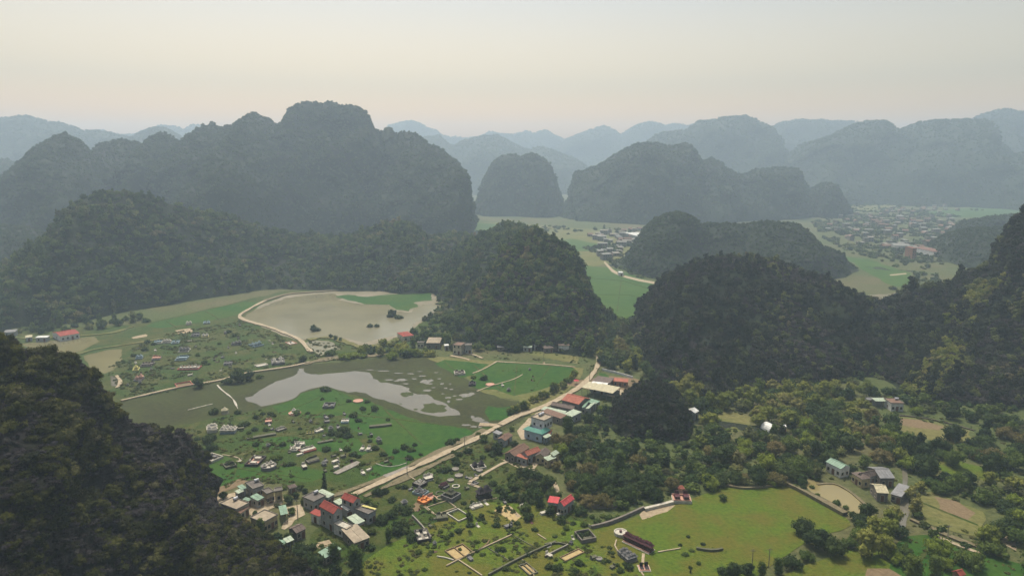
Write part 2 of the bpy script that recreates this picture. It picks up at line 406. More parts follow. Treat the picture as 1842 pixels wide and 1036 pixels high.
wooded('far_hills', [(960,300),(1000,262),(1020,249),(1050,237),(1075,226),(1092,225),(1105,231),(1116,241),(1135,230),(1152,221),(1172,218),(1192,223),(1215,221),(1240,225),(1262,216),(1290,224),(1330,260),(1380,300)], 3500, 450, 500, 12, 20, 6, 104, 189, (3.96,5.94), sink=5, label='faint blue forest on the paired skyline humps right of centre')
wooded('far_hills', [(745,330),(758,246),(790,241),(805,256),(820,258),(838,248),(870,244),(895,243),(915,252),(932,262),(950,268),(975,262),(1000,270),(1030,282),(1060,300),(1080,335)], 2700, 380, 400, 10, 22, 6, 105, 126, (3.56,5.15), sink=5, label='pale blue forest on the middle ridge behind the twin-topped tower')
wooded('far_hills', [(1340,330),(1375,236),(1398,222),(1430,214),(1470,215),(1510,216),(1560,220),(1600,235),(1650,300)], 2900, 400, 400, 10, 24, 6, 106, 131, (3.56,5.15), sink=4.5, label='pale blue forest on the long flat-topped ridge right of centre')
wooded('far_hills', [(1090,320),(1170,248),(1195,236),(1232,233),(1258,217),(1295,211),(1338,207),(1358,216),(1378,232),(1393,258),(1402,295),(1412,330),(1430,365)], 2350, 380, 400, 8, 30, 6, 107, 105.8, (3.17,5.15), sink=4.5, a=2.6, label='hazy forest on the broad dome behind the central massif')
wooded('far_hills', [(1690,330),(1735,221),(1768,204),(1795,196),(1822,198),(1838,212),(1860,230),(1950,240),(2100,300)], 2500, 400, 400, 9, 28, 6, 108, 113.4, (3.17,5.15), sink=4.5, a=2.4, label='hazy forest on the tall dome at the right edge skyline')
wooded('far_hills', [(1395,345),(1415,287),(1450,256),(1500,242),(1535,222),(1562,215),(1582,212),(1600,219),(1612,233),(1640,221),(1675,215),(1712,213),(1738,213),(1752,228),(1765,248),(1790,270),(1800,300),(1825,345)], 2050, 380, 400, 8, 34, 6, 109, 95.76, (3.17,4.75), sink=4.5, a=2.2, label='hazy forest on the wide double hump above the far village')
wooded('far_hills', [(1740,360),(1785,300),(1815,280),(1850,268),(1920,262),(2050,300),(2150,360)], 1750, 260, 300, 8, 26, 6, 110, 75.6, (2.77,4.36), sink=4, label='hazy forest on the lower shoulder at the right edge')
# middle massifs
wooded('karst_hill', [(846,412),(858,360),(868,322),(884,291),(905,277),(925,276),(936,281),(948,275),(962,274),(980,286),(992,306),(1004,335),(1018,372),(1030,412)], 1480, 130, 200, 5, 40, 8, 201, 45, (2.23,4.02), a=2.8, sink=4, label='grey-green scrub on the twin-topped limestone tower in the centre')
wooded('karst_hill', [(985,412),(1012,370),(1029,345),(1034,308),(1066,301),(1092,286),(1120,266),(1146,255),(1168,253),(1186,255),(1214,259),(1238,255),(1252,266),(1263,287),(1278,283),(1292,287),(1310,302),(1332,313),(1362,302),(1400,300),(1428,306),(1441,322),(1447,352),(1452,412)], [(985,1420),(1260,1400),(1452,1480)], 190, 200, 5, 46, 8, 202, 36, (2.23,4.02), a=2.4, sink=4, label='hazy scrub on the long central massif with three summits')
wooded('karst_hill', [(1446,402),(1455,362),(1470,335),(1486,326),(1500,331),(1512,350),(1522,380),(1530,402)], 1420, 90, 120, 4, 34, 6, 203, 33, (2.01,3.57), a=2.6, sink=3.5, label='scrub on the small lone cone beside the far village')
wooded('karst_hill', [(-260,300),(-100,290),(-20,286),(15,283),(35,298),(60,330),(80,360)], 1500, 220, 200, 6, 30, 6, 204, 48, (2.68,4.46), sink=4, label='dim forest on the low ridge at the far left edge')
wooded('karst_hill', [(-220,400),(-60,345),(0,328),(38,288),(60,266),(78,254),(97,244),(116,239),(136,249),(152,268),(168,280),(200,330),(250,400),(270,430)], 1000, 200, 200, 5, 46, 8, 205, 22.5, (2.01,3.57), a=1.6, sink=4, label='blue-green forest on the pointed peak at the left')
wooded('karst_hill', [(120,400),(165,300),(176,270),(188,253),(215,247),(240,250),(266,256),(274,242),(290,234),(312,240),(326,257),(334,243),(350,230),(372,220),(386,217),(400,225),(418,222),(434,211),(455,198),(470,207),(486,210),(501,222),(512,212),(524,191),(536,184),(552,182),(574,184),(600,182),(613,190),(628,184),(645,190),(660,200),(672,229),(683,236),(697,222),(706,228),(713,236),(735,233),(752,240),(772,257),(800,270),(824,286),(834,302),(838,345),(850,405),(858,425)], [(120,1080),(500,1150),(860,1120)], 260, 250, 5, 60, 8, 206, 24, (2.01,3.79), a=1.7, sink=4, spur=.5, label='blue-green forest on the great flat-topped massif left of centre')
wooded('karst_hill', [(-250,400),(-80,392),(0,398),(45,403),(78,415),(100,438),(130,470)], 760, 90, 100, 5, 34, 8, 207, 16.5, (1.56,2.9), sink=5, label='dim forest on the low hill at the left edge')
wooded('karst_hill', [(1715,430),(1732,405),(1745,392),(1780,387),(1842,381),(1950,370),(2050,430)], 950, 100, 120, 5, 30, 6, 208, 19.5, (1.79,3.12), sink=5, label='hazy forest on the rear low hill at the right edge')
wooded('karst_hill', [(1655,510),(1690,478),(1708,450),(1728,425),(1745,411),(1775,406),(1810,409),(1842,402),(1950,390),(2050,450)], 760, 110, 120, 4.5, 40, 8, 209, 13.5, (1.34,2.68), sink=4.5, label='dark forest on the hill at the right edge above the far road')
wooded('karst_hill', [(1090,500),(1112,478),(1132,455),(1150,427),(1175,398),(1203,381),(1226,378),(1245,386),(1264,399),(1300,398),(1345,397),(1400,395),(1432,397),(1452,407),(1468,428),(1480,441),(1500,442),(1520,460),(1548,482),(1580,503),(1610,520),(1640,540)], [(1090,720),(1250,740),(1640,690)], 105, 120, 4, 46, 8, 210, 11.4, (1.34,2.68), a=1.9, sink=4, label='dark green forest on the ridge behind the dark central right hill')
wooded('karst_hill', [(-300,520),(-120,500),(0,474),(48,452),(98,412),(118,387),(135,362),(152,350),(180,341),(215,338),(250,343),(300,359),(345,374),(400,384),(450,395),(500,412),(560,425),(605,429),(650,417),(690,403),(728,397),(748,405),(766,422),(800,420),(830,416),(850,421),(875,440),(900,470)], [(-300,520),(200,580),(500,690),(900,740)], 150, 120, 3.5, 76, 10, 211, 16.93, (1.76,4.67), a=1.35, sink=3, spur=.25, kmin=.95, label='thick green forest on the long left hill above the lake')
wooded('karst_hill', [(735,545),(760,520),(790,482),(815,455),(842,430),(875,411),(910,404),(937,403),(960,412),(990,440),(1010,500)], [(735,620),(1010,620)], 135, 80, 3, 44, 10, 212, 19.09, (1.91,4.77), a=1.35, sink=3, label='lighter green forest on the rear shoulder of the central hill')
wooded('karst_hill', [(760,600),(790,580),(832,545),(868,503),(890,474),(908,444),(932,422),(962,414),(985,421),(1005,430),(1025,443),(1042,463),(1052,485),(1060,512),(1076,541),(1094,572),(1125,597),(1160,615)], [(760,455),(950,485),(1160,425)], 95, 60, 2.6, 60, 12, 213, 9.374, (1.59,4.59), a=1.3, sink=2.5, spur=.2, label='dark forest on the round central hill above the hamlet')
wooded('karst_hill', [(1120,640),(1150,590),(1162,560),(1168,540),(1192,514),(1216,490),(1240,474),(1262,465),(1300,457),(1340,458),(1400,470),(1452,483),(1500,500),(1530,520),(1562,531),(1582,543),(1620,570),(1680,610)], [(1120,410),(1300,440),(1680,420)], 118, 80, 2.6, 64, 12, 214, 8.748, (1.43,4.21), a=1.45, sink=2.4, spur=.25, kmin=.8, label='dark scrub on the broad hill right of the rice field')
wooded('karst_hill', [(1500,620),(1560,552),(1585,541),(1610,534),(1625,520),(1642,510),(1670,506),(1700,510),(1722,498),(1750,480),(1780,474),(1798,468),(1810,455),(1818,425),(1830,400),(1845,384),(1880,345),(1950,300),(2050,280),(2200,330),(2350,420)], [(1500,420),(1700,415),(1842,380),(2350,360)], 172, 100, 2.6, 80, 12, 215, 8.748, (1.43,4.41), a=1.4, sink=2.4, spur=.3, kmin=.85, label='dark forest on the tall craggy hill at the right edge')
wooded('karst_hill', [(1040,815),(1068,790),(1090,762),(1104,741),(1120,716),(1140,697),(1164,686),(1190,690),(1214,706),(1234,731),(1250,760),(1270,782),(1310,800),(1380,808),(1430,822)], [(1040,268),(1170,288),(1430,262)], 33, 30, 1.3, 50, 14, 216, 2.812, (0.954,2.47), a=1.45, sink=1.6, spur=.3, rough=1.3, pinn=.5, label='dark scrub covering the little knoll behind the white house')
# the near crag at the left
_, CRAG = wooded('crag', [(-330,560),(-120,575),(0,603),(28,606),(46,626),(62,634),(100,629),(138,634),(168,655),(193,690),(213,740),(236,757),(265,772),(298,777),(333,784),(348,832),(364,882),(398,907),(440,942),(500,982),(545,1003),(575,1040),(600,1080)],
       [(-330,175),(60,172),(190,182),(213,184),(333,194),(364,197),(440,182),(545,163),(600,152)], 115, 20, .95, 150, 16, 217, 2.0, (.5,2.6), m=M_CRAG, coll=C_CRAG, kmin=.7, vmax=.97, a=1.55, sink=1.2, spur=.25, rough=1.15, pinn=1.0, thr=-.22, cover=9., label='olive bushes and small trees clinging to the dark near crag')

rng_ = np.random.default_rng(77); q_, _ = scatter_on(CRAG, 15000, rng_, 0, .97)
scatter('dry_scrub', q_, rng_.uniform(.35, 1.25, len(q_)), C_DRY, rng_, label='grey leafless scrub between the bushes of the dark near crag', cat='scrub')

for o_, P_m, sd_ in HILLS:
    if sd_ in (213, 214, 215, 216):
        rng_ = np.random.default_rng(sd_); n_ = {213: 3500, 214: 9000, 215: 13000, 216: 2200}[sd_]; c_ = {216: 8.}.get(sd_, 28.)
        q_, _ = scatter_on(P_m, n_, rng_, 0, .9, lambda q: fbm(q[:, 0]/c_, q[:, 1]/c_, q[:, 2]/c_, s=sd_, o=3) > -.15)
        scatter('dry_scrub', q_, rng_.uniform(.8, 2.6, len(q_))*(.55 if sd_ == 216 else 1), C_DRY, rng_, label={213: 'grey-brown scrub among the trees of the round central hill', 214: 'purple-grey scrub on the broad dark hill right of the rice field', 215: 'purple-grey scrub on the tall craggy hill at the right edge', 216: 'grey scrub on the little knoll behind the white house'}[sd_], cat='scrub')

# the greener spur down the right hill, sunlight on it put into lighter leaves
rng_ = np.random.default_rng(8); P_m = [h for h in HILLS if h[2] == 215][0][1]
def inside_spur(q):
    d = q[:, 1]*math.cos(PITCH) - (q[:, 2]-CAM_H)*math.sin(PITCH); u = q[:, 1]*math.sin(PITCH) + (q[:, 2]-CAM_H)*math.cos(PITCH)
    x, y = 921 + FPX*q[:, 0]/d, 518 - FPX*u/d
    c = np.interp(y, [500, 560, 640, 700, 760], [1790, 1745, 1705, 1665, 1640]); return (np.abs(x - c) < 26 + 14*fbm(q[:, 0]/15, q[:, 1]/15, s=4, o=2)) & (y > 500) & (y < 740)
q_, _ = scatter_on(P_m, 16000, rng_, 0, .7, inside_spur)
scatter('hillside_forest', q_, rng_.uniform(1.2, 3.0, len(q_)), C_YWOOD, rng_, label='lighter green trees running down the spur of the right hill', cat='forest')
# ------------------------------------------------------------------ ground
def s3(*c): return c
M_GROUND = mat('ground_scrub', [(0.3, (.034, .050, .014)), (0.5, (.058, .078, .020)), (0.7, (.085, .095, .030))], scale=0.5, bump=.5, stops2=[(0.3, (.060, .055, .022)), (0.6, (.105, .098, .040)), (.8, (.13, .12, .06))], scale2=0.012, mixlo=.45, mixhi=.62)
def ground_sheet():
    # one sheet to beyond the last hills; finer near the camera
    xs = np.sign(np.linspace(-1, 1, 181))*np.abs(np.linspace(-1, 1, 181))**2.2*4900
    ys = -600 + (np.linspace(0, 1, 200)**2.0)*5000
    X, Y = np.meshgrid(xs, ys, indexing='ij')
    d = np.hypot(X, Y)
    Z = 0*X
    return np.stack([X, Y, Z], -1)
g = link('ground', grid_mesh('ground', ground_sheet(), M_GROUND)); tag(g, kind='structure')

def rough_poly(pts, z, seed, amp, step=2.5):
    P = [gp(x, y, z) for x, y in pts]; out = []
    n = len(P)
    for i in range(n):
        a, b = P[i], P[(i+1) % n]; L = (b-a).length; k = max(1, int(L/step))
        nrm = Vector((-(b-a).y, (b-a).x, 0)).normalized() if L > 0 else Vector((0, 0, 0))
        for j in range(k):
            p = a.lerp(b, j/k); f = float(fbm(p.x/14, p.y/14, s=seed, o=4, g=.6))
            w = math.sin(math.pi*j/k)**.5 if j else 0
            out.append(p + nrm*f*amp*w)
    return out
from mathutils.geometry import tessellate_polygon
LAYER = []
def region(name, pts, m, amp=1.5, Z=ZI, z=None, kind='structure', smooth=True, parent=None):
    """a flat piece of the valley floor traced around its edge"""
    pts = [Z(*p) for p in pts]
    if z is None:
        # 5 mm above the highest sheet it can touch
        q = [gp(*p) for p in pts]; bb = (min(p.x for p in q)-3, max(p.x for p in q)+3, min(p.y for p in q)-3, max(p.y for p in q)+3)
        z = max([0.0] + [l[4] for l in LAYER if l[0] < bb[1] and l[1] > bb[0] and l[2] < bb[3] and l[3] > bb[2]]) + 0.005
        LAYER.append((*bb, z))
    P = rough_poly(pts, z, len(bpy.data.objects), amp) if amp else [gp(x, y, z) for x, y in pts]
    T = tessellate_polygon([P])
    F = []
    for t in T:
        a, b, c = [P[i] for i in t]
        F.append(t if (b-a).cross(c-a).z > 0 else (t[0], t[2], t[1]))
    o = link(name, mesh(name, P, F, m), parent); tag(o, kind=kind); return o

M_RICE = mat('rice_green', [(0.3, (.008, .044, .001)), (0.5, (.014, .064, .002)), (0.7, (.028, .086, .003))], scale=0.35, bump=.15, bscale=2, stops2=[(0.3, (.018, .056, .002)), (0.7, (.040, .082, .004))], scale2=0.03)
M_RICE2 = mat('rice_far', [(0.3, (.020, .062, .005)), (0.7, (.034, .086, .008))], scale=0.1, stops2=[(0.3, (.030, .075, .006)), (.7, (.050, .095, .010))], scale2=0.012)
M_MEADOW = mat('meadow', [(0.25, (.034, .066, .002)), (0.5, (.064, .108, .004)), (0.75, (.100, .138, .007))], scale=0.8, bump=.5, bscale=1.2, stops2=[(0.3, (.070, .078, .006)), (0.7, (.112, .105, .012))], scale2=0.08)
M_ROUGH = mat('rough_grass', [(0.25, (.020, .030, .004)), (0.45, (.042, .056, .006)), (0.6, (.066, .068, .014)), (0.75, (.105, .095, .034))], scale=0.3, bump=.6, bscale=.9, stops2=[(0.3, (.018, .044, .002)), (0.7, (.036, .066, .004))], scale2=0.05, mixlo=.42, mixhi=.58)
M_OLIVE = mat('dry_grass', [(0.3, (.080, .078, .022)), (0.5, (.125, .118, .036)), (0.7, (.160, .145, .055))], scale=0.5, bump=.3, stops2=[(0.3, (.070, .085, .020)), (0.7, (.11, .12, .03))], scale2=0.04)
M_MARSH = mat('marsh_weed', [(0.3, (.017, .022, .005)), (0.5, (.028, .032, .007)), (0.7, (.042, .042, .011))], scale=0.5, bump=.2, stops2=[(0.3, (.026, .036, .006)), (.7, (.045, .052, .010))], scale2=0.04)
M_LILY = mat('lily_mat', [(0.3, (.028, .038, .008)), (0.7, (.050, .062, .014))], scale=1.2, bump=.1)
M_MUD = mat('mud', [(0.3, (.15, .125, .080)), (0.7, (.22, .19, .13))], scale=0.3, rough=.6, stops2=[(0.3, (.09, .085, .04)), (.7, (.13, .12, .06))], scale2=0.03)
M_DIRT = mat('dirt', [(0.3, (.22, .17, .11)), (0.7, (.36, .29, .19))], scale=0.8, bump=.1)
M_ROAD = mat('pale_road', [(0.3, (.22, .175, .11)), (0.5, (.32, .26, .175)), (0.7, (.39, .33, .235))], scale=0.7, bump=.03)
M_EARTH = mat('brown_soil', [(0.3, (.12, .085, .045)), (0.7, (.19, .14, .08))], scale=1.0, bump=.2)
M_SAND = mat('bare_sand', [(0.3, (.30, .22, .10)), (0.7, (.42, .32, .16))], scale=1.0, bump=.1)
M_BANK = mat('bank', [(0.3, (.10, .085, .045)), (0.7, (.18, .15, .09))], scale=1.0, bump=.2)
def water_mat(name, c, rough=.06, bump=.02):
    m, n, l, b = nodes_of(name); pos = world_pos(n)
    f = noise(n, l, pos, .03, 4, .5); r = ramp(n, [(.35, tuple(x*.88 for x in c)), (.65, tuple(x*1.1 for x in c))]); l.new(f, r.inputs[0]); l.new(r.outputs[0], b.inputs['Base Color'])
    b.inputs['Roughness'].default_value = rough; b.inputs['Specular IOR Level'].default_value = .5; b.inputs['IOR'].default_value = 1.33
    bm = n.new('ShaderNodeBump'); bm.inputs['Distance'].default_value = bump; l.new(noise(n, l, pos, 1.2, 4, .6), bm.inputs['Height']); l.new(bm.outputs[0], b.inputs['Normal'])
    MATS[name] = m; return m
M_WGREY = water_mat('pond_water', (.13, .12, .09))
M_WBROWN = water_mat('silty_water', (.19, .175, .105), .09)
M_WYEL = water_mat('yellow_water', (.20, .165, .070), .06)
M_WGRN = water_mat('green_brown_water', (.17, .155, .075), .15)

# far valley floor
region('field', [(840,402),(900,400),(1000,408),(1100,415),(1170,420),(1150,440),(1120,470),(1060,480),(1040,455),(1000,430),(900,420),(850,418)], M_OLIVE, 3)
region('rice_field', [(995,432),(1030,430),(1085,440),(1070,452),(1040,452),(1010,445)], M_RICE2, 2)
region('rice_field', [(848,400),(920,405),(900,420),(850,418)], M_RICE2, 2)
region('rice_field', [(1640,384),(1720,376),(1842,366),(1950,372),(1842,388),(1720,392)], M_RICE2, 3)
region('field', [(1520,372),(1600,362),(1640,366),(1560,380)], M_OLIVE, 3)
region('rice_field', [(1520,462),(1560,466),(1640,492),(1640,520),(1600,512),(1560,490)], M_RICE2, 2)
region('field', [(1560,530),(1600,528),(1625,522),(1640,530),(1600,545),(1570,545)], M_MUD, 2)
region('rice_field', [(1045,478),(1060,478),(1100,482),(1130,492),(1190,512),(1200,525),(1165,560),(1150,585),(1100,580),(1070,560),(1050,520)], M_RICE2, 1)
region('dirt_track', [(1088,470),(1102,484),(1118,494),(1150,502),(1190,509),(1190,513),(1150,506),(1116,497),(1100,489),(1086,472)], M_ROAD, 0)
region('dirt_track', [(1600,494),(1630,491),(1631,493),(1602,496)], M_ROAD, 0)
# around the big lake
region('field', [(-60,600),(60,590),(200,585),(270,580),(440,540),(520,522),(780,514),(800,600),(700,640),(560,650),(380,690),(215,725),(120,700),(-60,660)], M_ROUGH, 1.5)
region('rice_field', [(262,586),(330,568),(440,542),(470,543),(466,552),(440,563),(400,572),(340,583),(290,590)], M_RICE, 1.5)
region('lake_shore', [(445,572),(470,548),(520,530),(600,522),(700,520),(780,515),(790,540),(786,560),(745,590),(735,606),(655,622),(600,604),(560,612),(535,612),(500,600),(470,588)], M_MUD, 1.5)
region('lake', [(438,573),(455,559),(490,545),(515,536),(560,530),(600,528),(615,534),(606,540),(650,547),(690,546),(712,560),(738,562),(760,548),(783,548),(785,556),(770,570),(745,580),(740,595),(720,602),(655,617),(640,613),(600,601),(560,608),(540,610),(500,596),(470,586)], M_WBROWN, 1.8)
region('lake_bed_grass', [(603,533),(625,530),(660,534),(700,530),(770,524),(778,540),(745,544),(752,552),(735,560),(712,557),(700,548),(655,547),(625,540)], M_RICE, 2)
region('pond', [(550,616),(566,612),(590,613),(603,620),(612,628),(596,632),(577,640),(566,632)], M_WBROWN, 1)
region('pond', [(40,618),(100,612),(170,605),(180,614),(150,630),(130,636),(60,634)], M_WGRN, 1)
region('pond', [(150,640),(190,630),(219,628),(219,650),(205,664),(188,672),(165,665)], M_WGRN, 1)
region('pond', [(198,676),(208,676),(217,686),(212,694),(200,694)], M_WGREY, .5)
region('bare_patch', [(315,594),(345,590),(348,597),(320,601)], M_DIRT, 1)
region('bare_patch', [(236,607),(262,601),(264,605),(240,609)], M_DIRT, 1)
# marsh and open water
region('marsh', [(216,724),(300,706),(395,688),(450,671),(545,657),(610,652),(700,640),(760,640),(820,665),(850,690),(900,715),(940,722),(960,740),(900,775),(860,785),(800,790),(480,740),(380,770),(250,780),(222,765)], M_MARSH, 2)
region('open_water', [(441,715),(455,712),(478,696),(495,686),(528,676),(535,668),(537,663),(547,662),(549,670),(560,673),(600,671),(638,667),(665,670),(671,681),(685,688),(697,688),(722,693),(737,698),(735,702),(741,706),(751,709),(769,709),(777,714),(791,721),(803,726),(810,733),(826,740),(828,746),(791,749),(767,745),(749,740),(741,738),(718,728),(691,719),(666,712),(658,707),(641,704),(626,706),(596,697),(583,694),(560,699),(540,706),(525,718),(485,728),(470,731),(462,726),(446,722)], M_WGREY, 1.0)
def blob(name, cx, cy, rx, ry, m, seed, n=16, z=None, kind='structure'):
    rnd = random.Random(seed); k = [rnd.uniform(.7, 1.15) for _ in range(n)]
    return region(name, [(cx + rx*k[i]*math.cos(6.283*i/n), cy + ry*k[i]*math.sin(6.283*i/n)) for i in range(n)], m, .4, z=z, kind=kind)
blob('lily_island', 780, 734, 25, 9.5, M_LILY, 1); blob('lily_island', 731, 709, 11.5, 4.6, M_LILY, 2); blob('lily_island', 758, 702, 14, 4.5, M_LILY, 3)
blob('lily_island', 748, 736, 4, 2, M_LILY, 4); blob('lily_island', 721, 726, 3, 1, M_LILY, 5); blob('lily_island', 575, 672, 6, 2, M_LILY, 6); blob('lily_island', 689, 685, 9, 3, M_LILY, 61)
for i, (x, y, rx, ry) in enumerate([(690,667,12,1),(665,665,8,.8),(700,683,9,1.3),(722,683,11,2.2),(713,685,5,1),(765,686,11,3.6),(775,684,5,2),(745,681,5,1),(738,672,8,1),(760,676,7,1),(790,681,4,1),(768,702,9,2),(795,690,4,1.4),(802,698,3.5,1.3),(812,700,4,1.2),(780,697,4,.8),(806,715,6,1.6),(818,712,5,1),(838,711,12,3.6),(848,708,7,2.2),(826,718,7,1.4),(807,722,3,2.4),(797,708,4,.7),(785,670,5,.7),(716,671,9,.8),(755,668,6,.6),(838,764,10,1.8),(852,767,7,2),(860,755,12,5),(872,760,9,3.2),(850,750,4,3),(864,767,4,4),(810,690,2.5,.8),(730,690,6,1),(772,690,8,1.2)]):
    blob('open_water', x, y, rx, ry, M_WGREY, 100+i, 12)
# fields in front of the marsh
region('field', [(225,775),(340,762),(400,748),(470,735),(487,729),(527,719),(541,707),(583,695),(600,699),(628,709),(660,716),(700,740),(745,752),(800,768),(850,772),(885,762),(905,768),(760,838),(640,892),(560,880),(440,860),(380,895),(300,870)], M_ROUGH, 1.0)
region('rice_field', [(490,731),(527,720),(541,708),(583,696),(598,700),(626,712),(650,722),(640,742),(560,752),(505,745)], M_RICE, 1)
region('rice_field', [(655,716),(690,735),(740,752),(790,764),(838,770),(852,778),(838,792),(778,822),(745,824),(700,822),(680,800),(660,780),(630,770),(622,745),(636,728)], M_RICE, 1.5)
region('rice_field', [(345,822),(378,815),(415,832),(470,842),(530,838),(590,850),(560,866),(470,862),(430,862),(372,882),(352,850)], M_RICE, 1.5)
region('rice_field', [(440,795),(520,785),(600,790),(640,800),(600,812),(520,806),(460,812)], M_RICE, 1.5)
region('rice_field', [(670,838),(705,822),(740,828),(728,842),(690,862),(660,868)], M_RICE, .8)
region('rice_field', [(610,782),(645,790),(668,812),(650,820),(610,808)], M_RICE, 1)
# fields right of the marsh
region('field', [(760,641),(800,642),(880,648),(960,655),(1050,662),(1040,690),(960,745),(925,755),(900,740),(935,722),(900,716),(860,700),(850,688),(820,668)], M_OLIVE, 1.5)
region('rice_field', [(782,654),(800,647),(835,650),(880,655),(852,674),(830,680),(815,672)], M_RICE, .6)
region('rice_field', [(856,672),(893,651),(960,655),(1030,661),(1040,668),(1010,688),(960,704),(925,712),(890,700),(862,700),(842,690)], M_RICE, .6)
region('rice_field', [(878,730),(895,733),(930,728),(925,745),(905,755),(880,757),(874,745)], M_RICE, .8)
region('field', [(900,718),(940,724),(935,732),(895,728),(870,722)], M_MARSH, 1)
region('field', [(860,605),(960,640),(1040,655),(1040,640),(960,625),(880,610)], M_OLIVE, 1)
# lower ground
region('field', [(560,1036),(560,960),(640,892),(880,785),(960,830),(1010,900),(1090,948),(1180,1100),(560,1100)], M_ROUGH, 1)
region('field', [(690,985),(760,950),(880,900),(960,900),(1010,930),(1100,950),(1060,1036),(1000,1100),(700,1100),(650,1020)], M_MEADOW, 2)
region('meadow', [(1090,948),(1160,925),(1220,907),(1250,895),(1300,876),(1340,878),(1400,868),(1420,872),(1470,898),(1520,930),(1530,945),(1450,975),(1400,1010),(1340,1060),(1300,1100),(1100,1100),(1060,1000)], M_MEADOW, 1)
region('meadow', [(1400,1040),(1450,1015),(1520,985),(1600,985),(1640,1010),(1600,1036),(1560,1100),(1380,1100)], M_MEADOW, 1)
region('field', [(1600,985),(1625,965),(1680,962),(1750,985),(1842,1015),(1920,1060),(1842,1100),(1600,1060)], M_RICE, 1)
region('field', [(1658,886),(1675,884),(1720,900),(1768,920),(1762,965),(1720,958),(1658,935)], M_OLIVE, 1.2)
region('ploughed_field', [(1680,892),(1720,900),(1755,922),(1740,938),(1690,915)], M_EARTH, 1)
region('field', [(1684,828),(1712,820),(1760,838),(1812,850),(1800,862),(1750,860),(1690,845)], M_MEADOW, 1.5)
region('ploughed_field', [(1575,748),(1600,746),(1655,752),(1702,764),(1745,774),(1748,790),(1720,800),(1660,788),(1600,775)], M_OLIVE, 1)
region('ploughed_field', [(1600,750),(1655,755),(1700,768),(1690,774),(1640,768),(1590,758)], M_EARTH, 1)
region('field', [(1285,742),(1315,738),(1352,750),(1350,772),(1310,778),(1288,762)], M_OLIVE, 1)
region('field', [(1380,737),(1398,738),(1396,752),(1380,752)], M_OLIVE, .5)
region('field', [(1238,722),(1262,722),(1264,734),(1240,735)], M_OLIVE, .5)
region('field', [(1490,722),(1545,715),(1570,730),(1560,745),(1500,745)], M_OLIVE, 1.5)
region('pond', [(1434,862),(1450,858),(1478,868),(1500,868),(1535,890),(1552,908),(1548,926),(1535,922),(1500,905),(1460,885)], M_WYEL, .4)
region('stream', [(1621,838),(1632,840),(1634,862),(1628,880),(1632,895),(1636,915),(1630,945),(1622,955),(1608,963),(1618,945),(1620,920),(1620,890),(1624,868)], M_WGREY, .5)
region('bare_patch', [(1800,955),(1825,968),(1828,990),(1805,978)], M_DIRT, .8)
region('bare_patch', [(1560,1022),(1600,1022),(1630,1040),(1550,1060)], M_EARTH, .8)
# ------------------------------------------------------------------ projection back to photograph pixels (for keeping plants off things that the photograph shows clear)
def proj(p):
    x, y, z = p[0], p[1], p[2] - CAM_H
    d = y*math.cos(PITCH) - z*math.sin(PITCH); u = y*math.sin(PITCH) + z*math.cos(PITCH)
    return 921 + FPX*x/d, 518 - FPX*u/d, d
BOXES = []        # (x0, y0, x1, y1, distance): pixel boxes of buildings and graves
LAND = []         # (x, y, phrase, weight): landmarks that labels can name
# ------------------------------------------------------------------ materials of buildings
CONC = flat('grey_concrete', (.22, .20, .17), scale=.9); CONC_D = flat('dark_concrete', (.13, .115, .10), scale=.9); TAN = flat('tan_roof', (.30, .25, .18), scale=.8)
OCHRE = flat('ochre_wall', (.42, .33, .18)); CREAM = flat('cream_wall', (.52, .46, .33)); WHITEW = flat('white_wall', (.62, .60, .56)); GREYW = flat('grey_wall', (.30, .30, .29))
BLUEW = flat('blue_grey_wall', (.40, .46, .52)); STONEW = flat('stone_wall', (.16, .14, .12)); BRICKW = flat('brick_wall', (.30, .15, .09))
TINGREEN = flat('green_tin', (.17, .27, .19), rough=.5); TINPALE = flat('pale_green_tin', (.32, .38, .28), rough=.5); TEAL = flat('teal_roof', (.08, .25, .19), rough=.5)
TINWHITE = flat('white_tin', (.62, .62, .58), rough=.4); TILERED = flat('red_tile', (.27, .060, .045)); TILEPINK = flat('salmon_tile', (.33, .115, .075)); TILEBROWN = flat('brown_tile', (.17, .105, .075))
TILEOLD = flat('old_tile', (.13, .10, .085)); REDTIN = flat('bright_red_tin', (.45, .070, .075)); TANTIN = flat('tan_tin', (.42, .38, .25), rough=.5); GREYTIN = flat('grey_tin', (.20, .20, .20), rough=.5)
DARKGAP = flat('window_glass', (.020, .022, .025), rough=.2); FRAME = flat('window_frame_paint', (.35, .30, .22)); DOORM = flat('door_wood', (.14, .065, .035)); YELLOWS = flat('yellow_sheet', (.50, .45, .16))
PINKS = flat('pink_paving', (.48, .27, .20)); WHITES = flat('white_stone', (.44, .41, .34)); BLACKS = flat('black_granite', (.035, .028, .032), rough=.4); MAROON = flat('maroon_granite', (.075, .022, .028), rough=.4)
GREYS = flat('grey_stone', (.16, .155, .15)); MOSS = flat('mossy_stone', (.10, .10, .065)); ORANGES = flat('orange_tile', (.55, .20, .06)); BLUES = flat('pale_blue_stone', (.22, .29, .31)); REDSTONE = flat('red_stone', (.38, .12, .09))
STEEL = flat('steel', (.55, .56, .58), rough=.3)

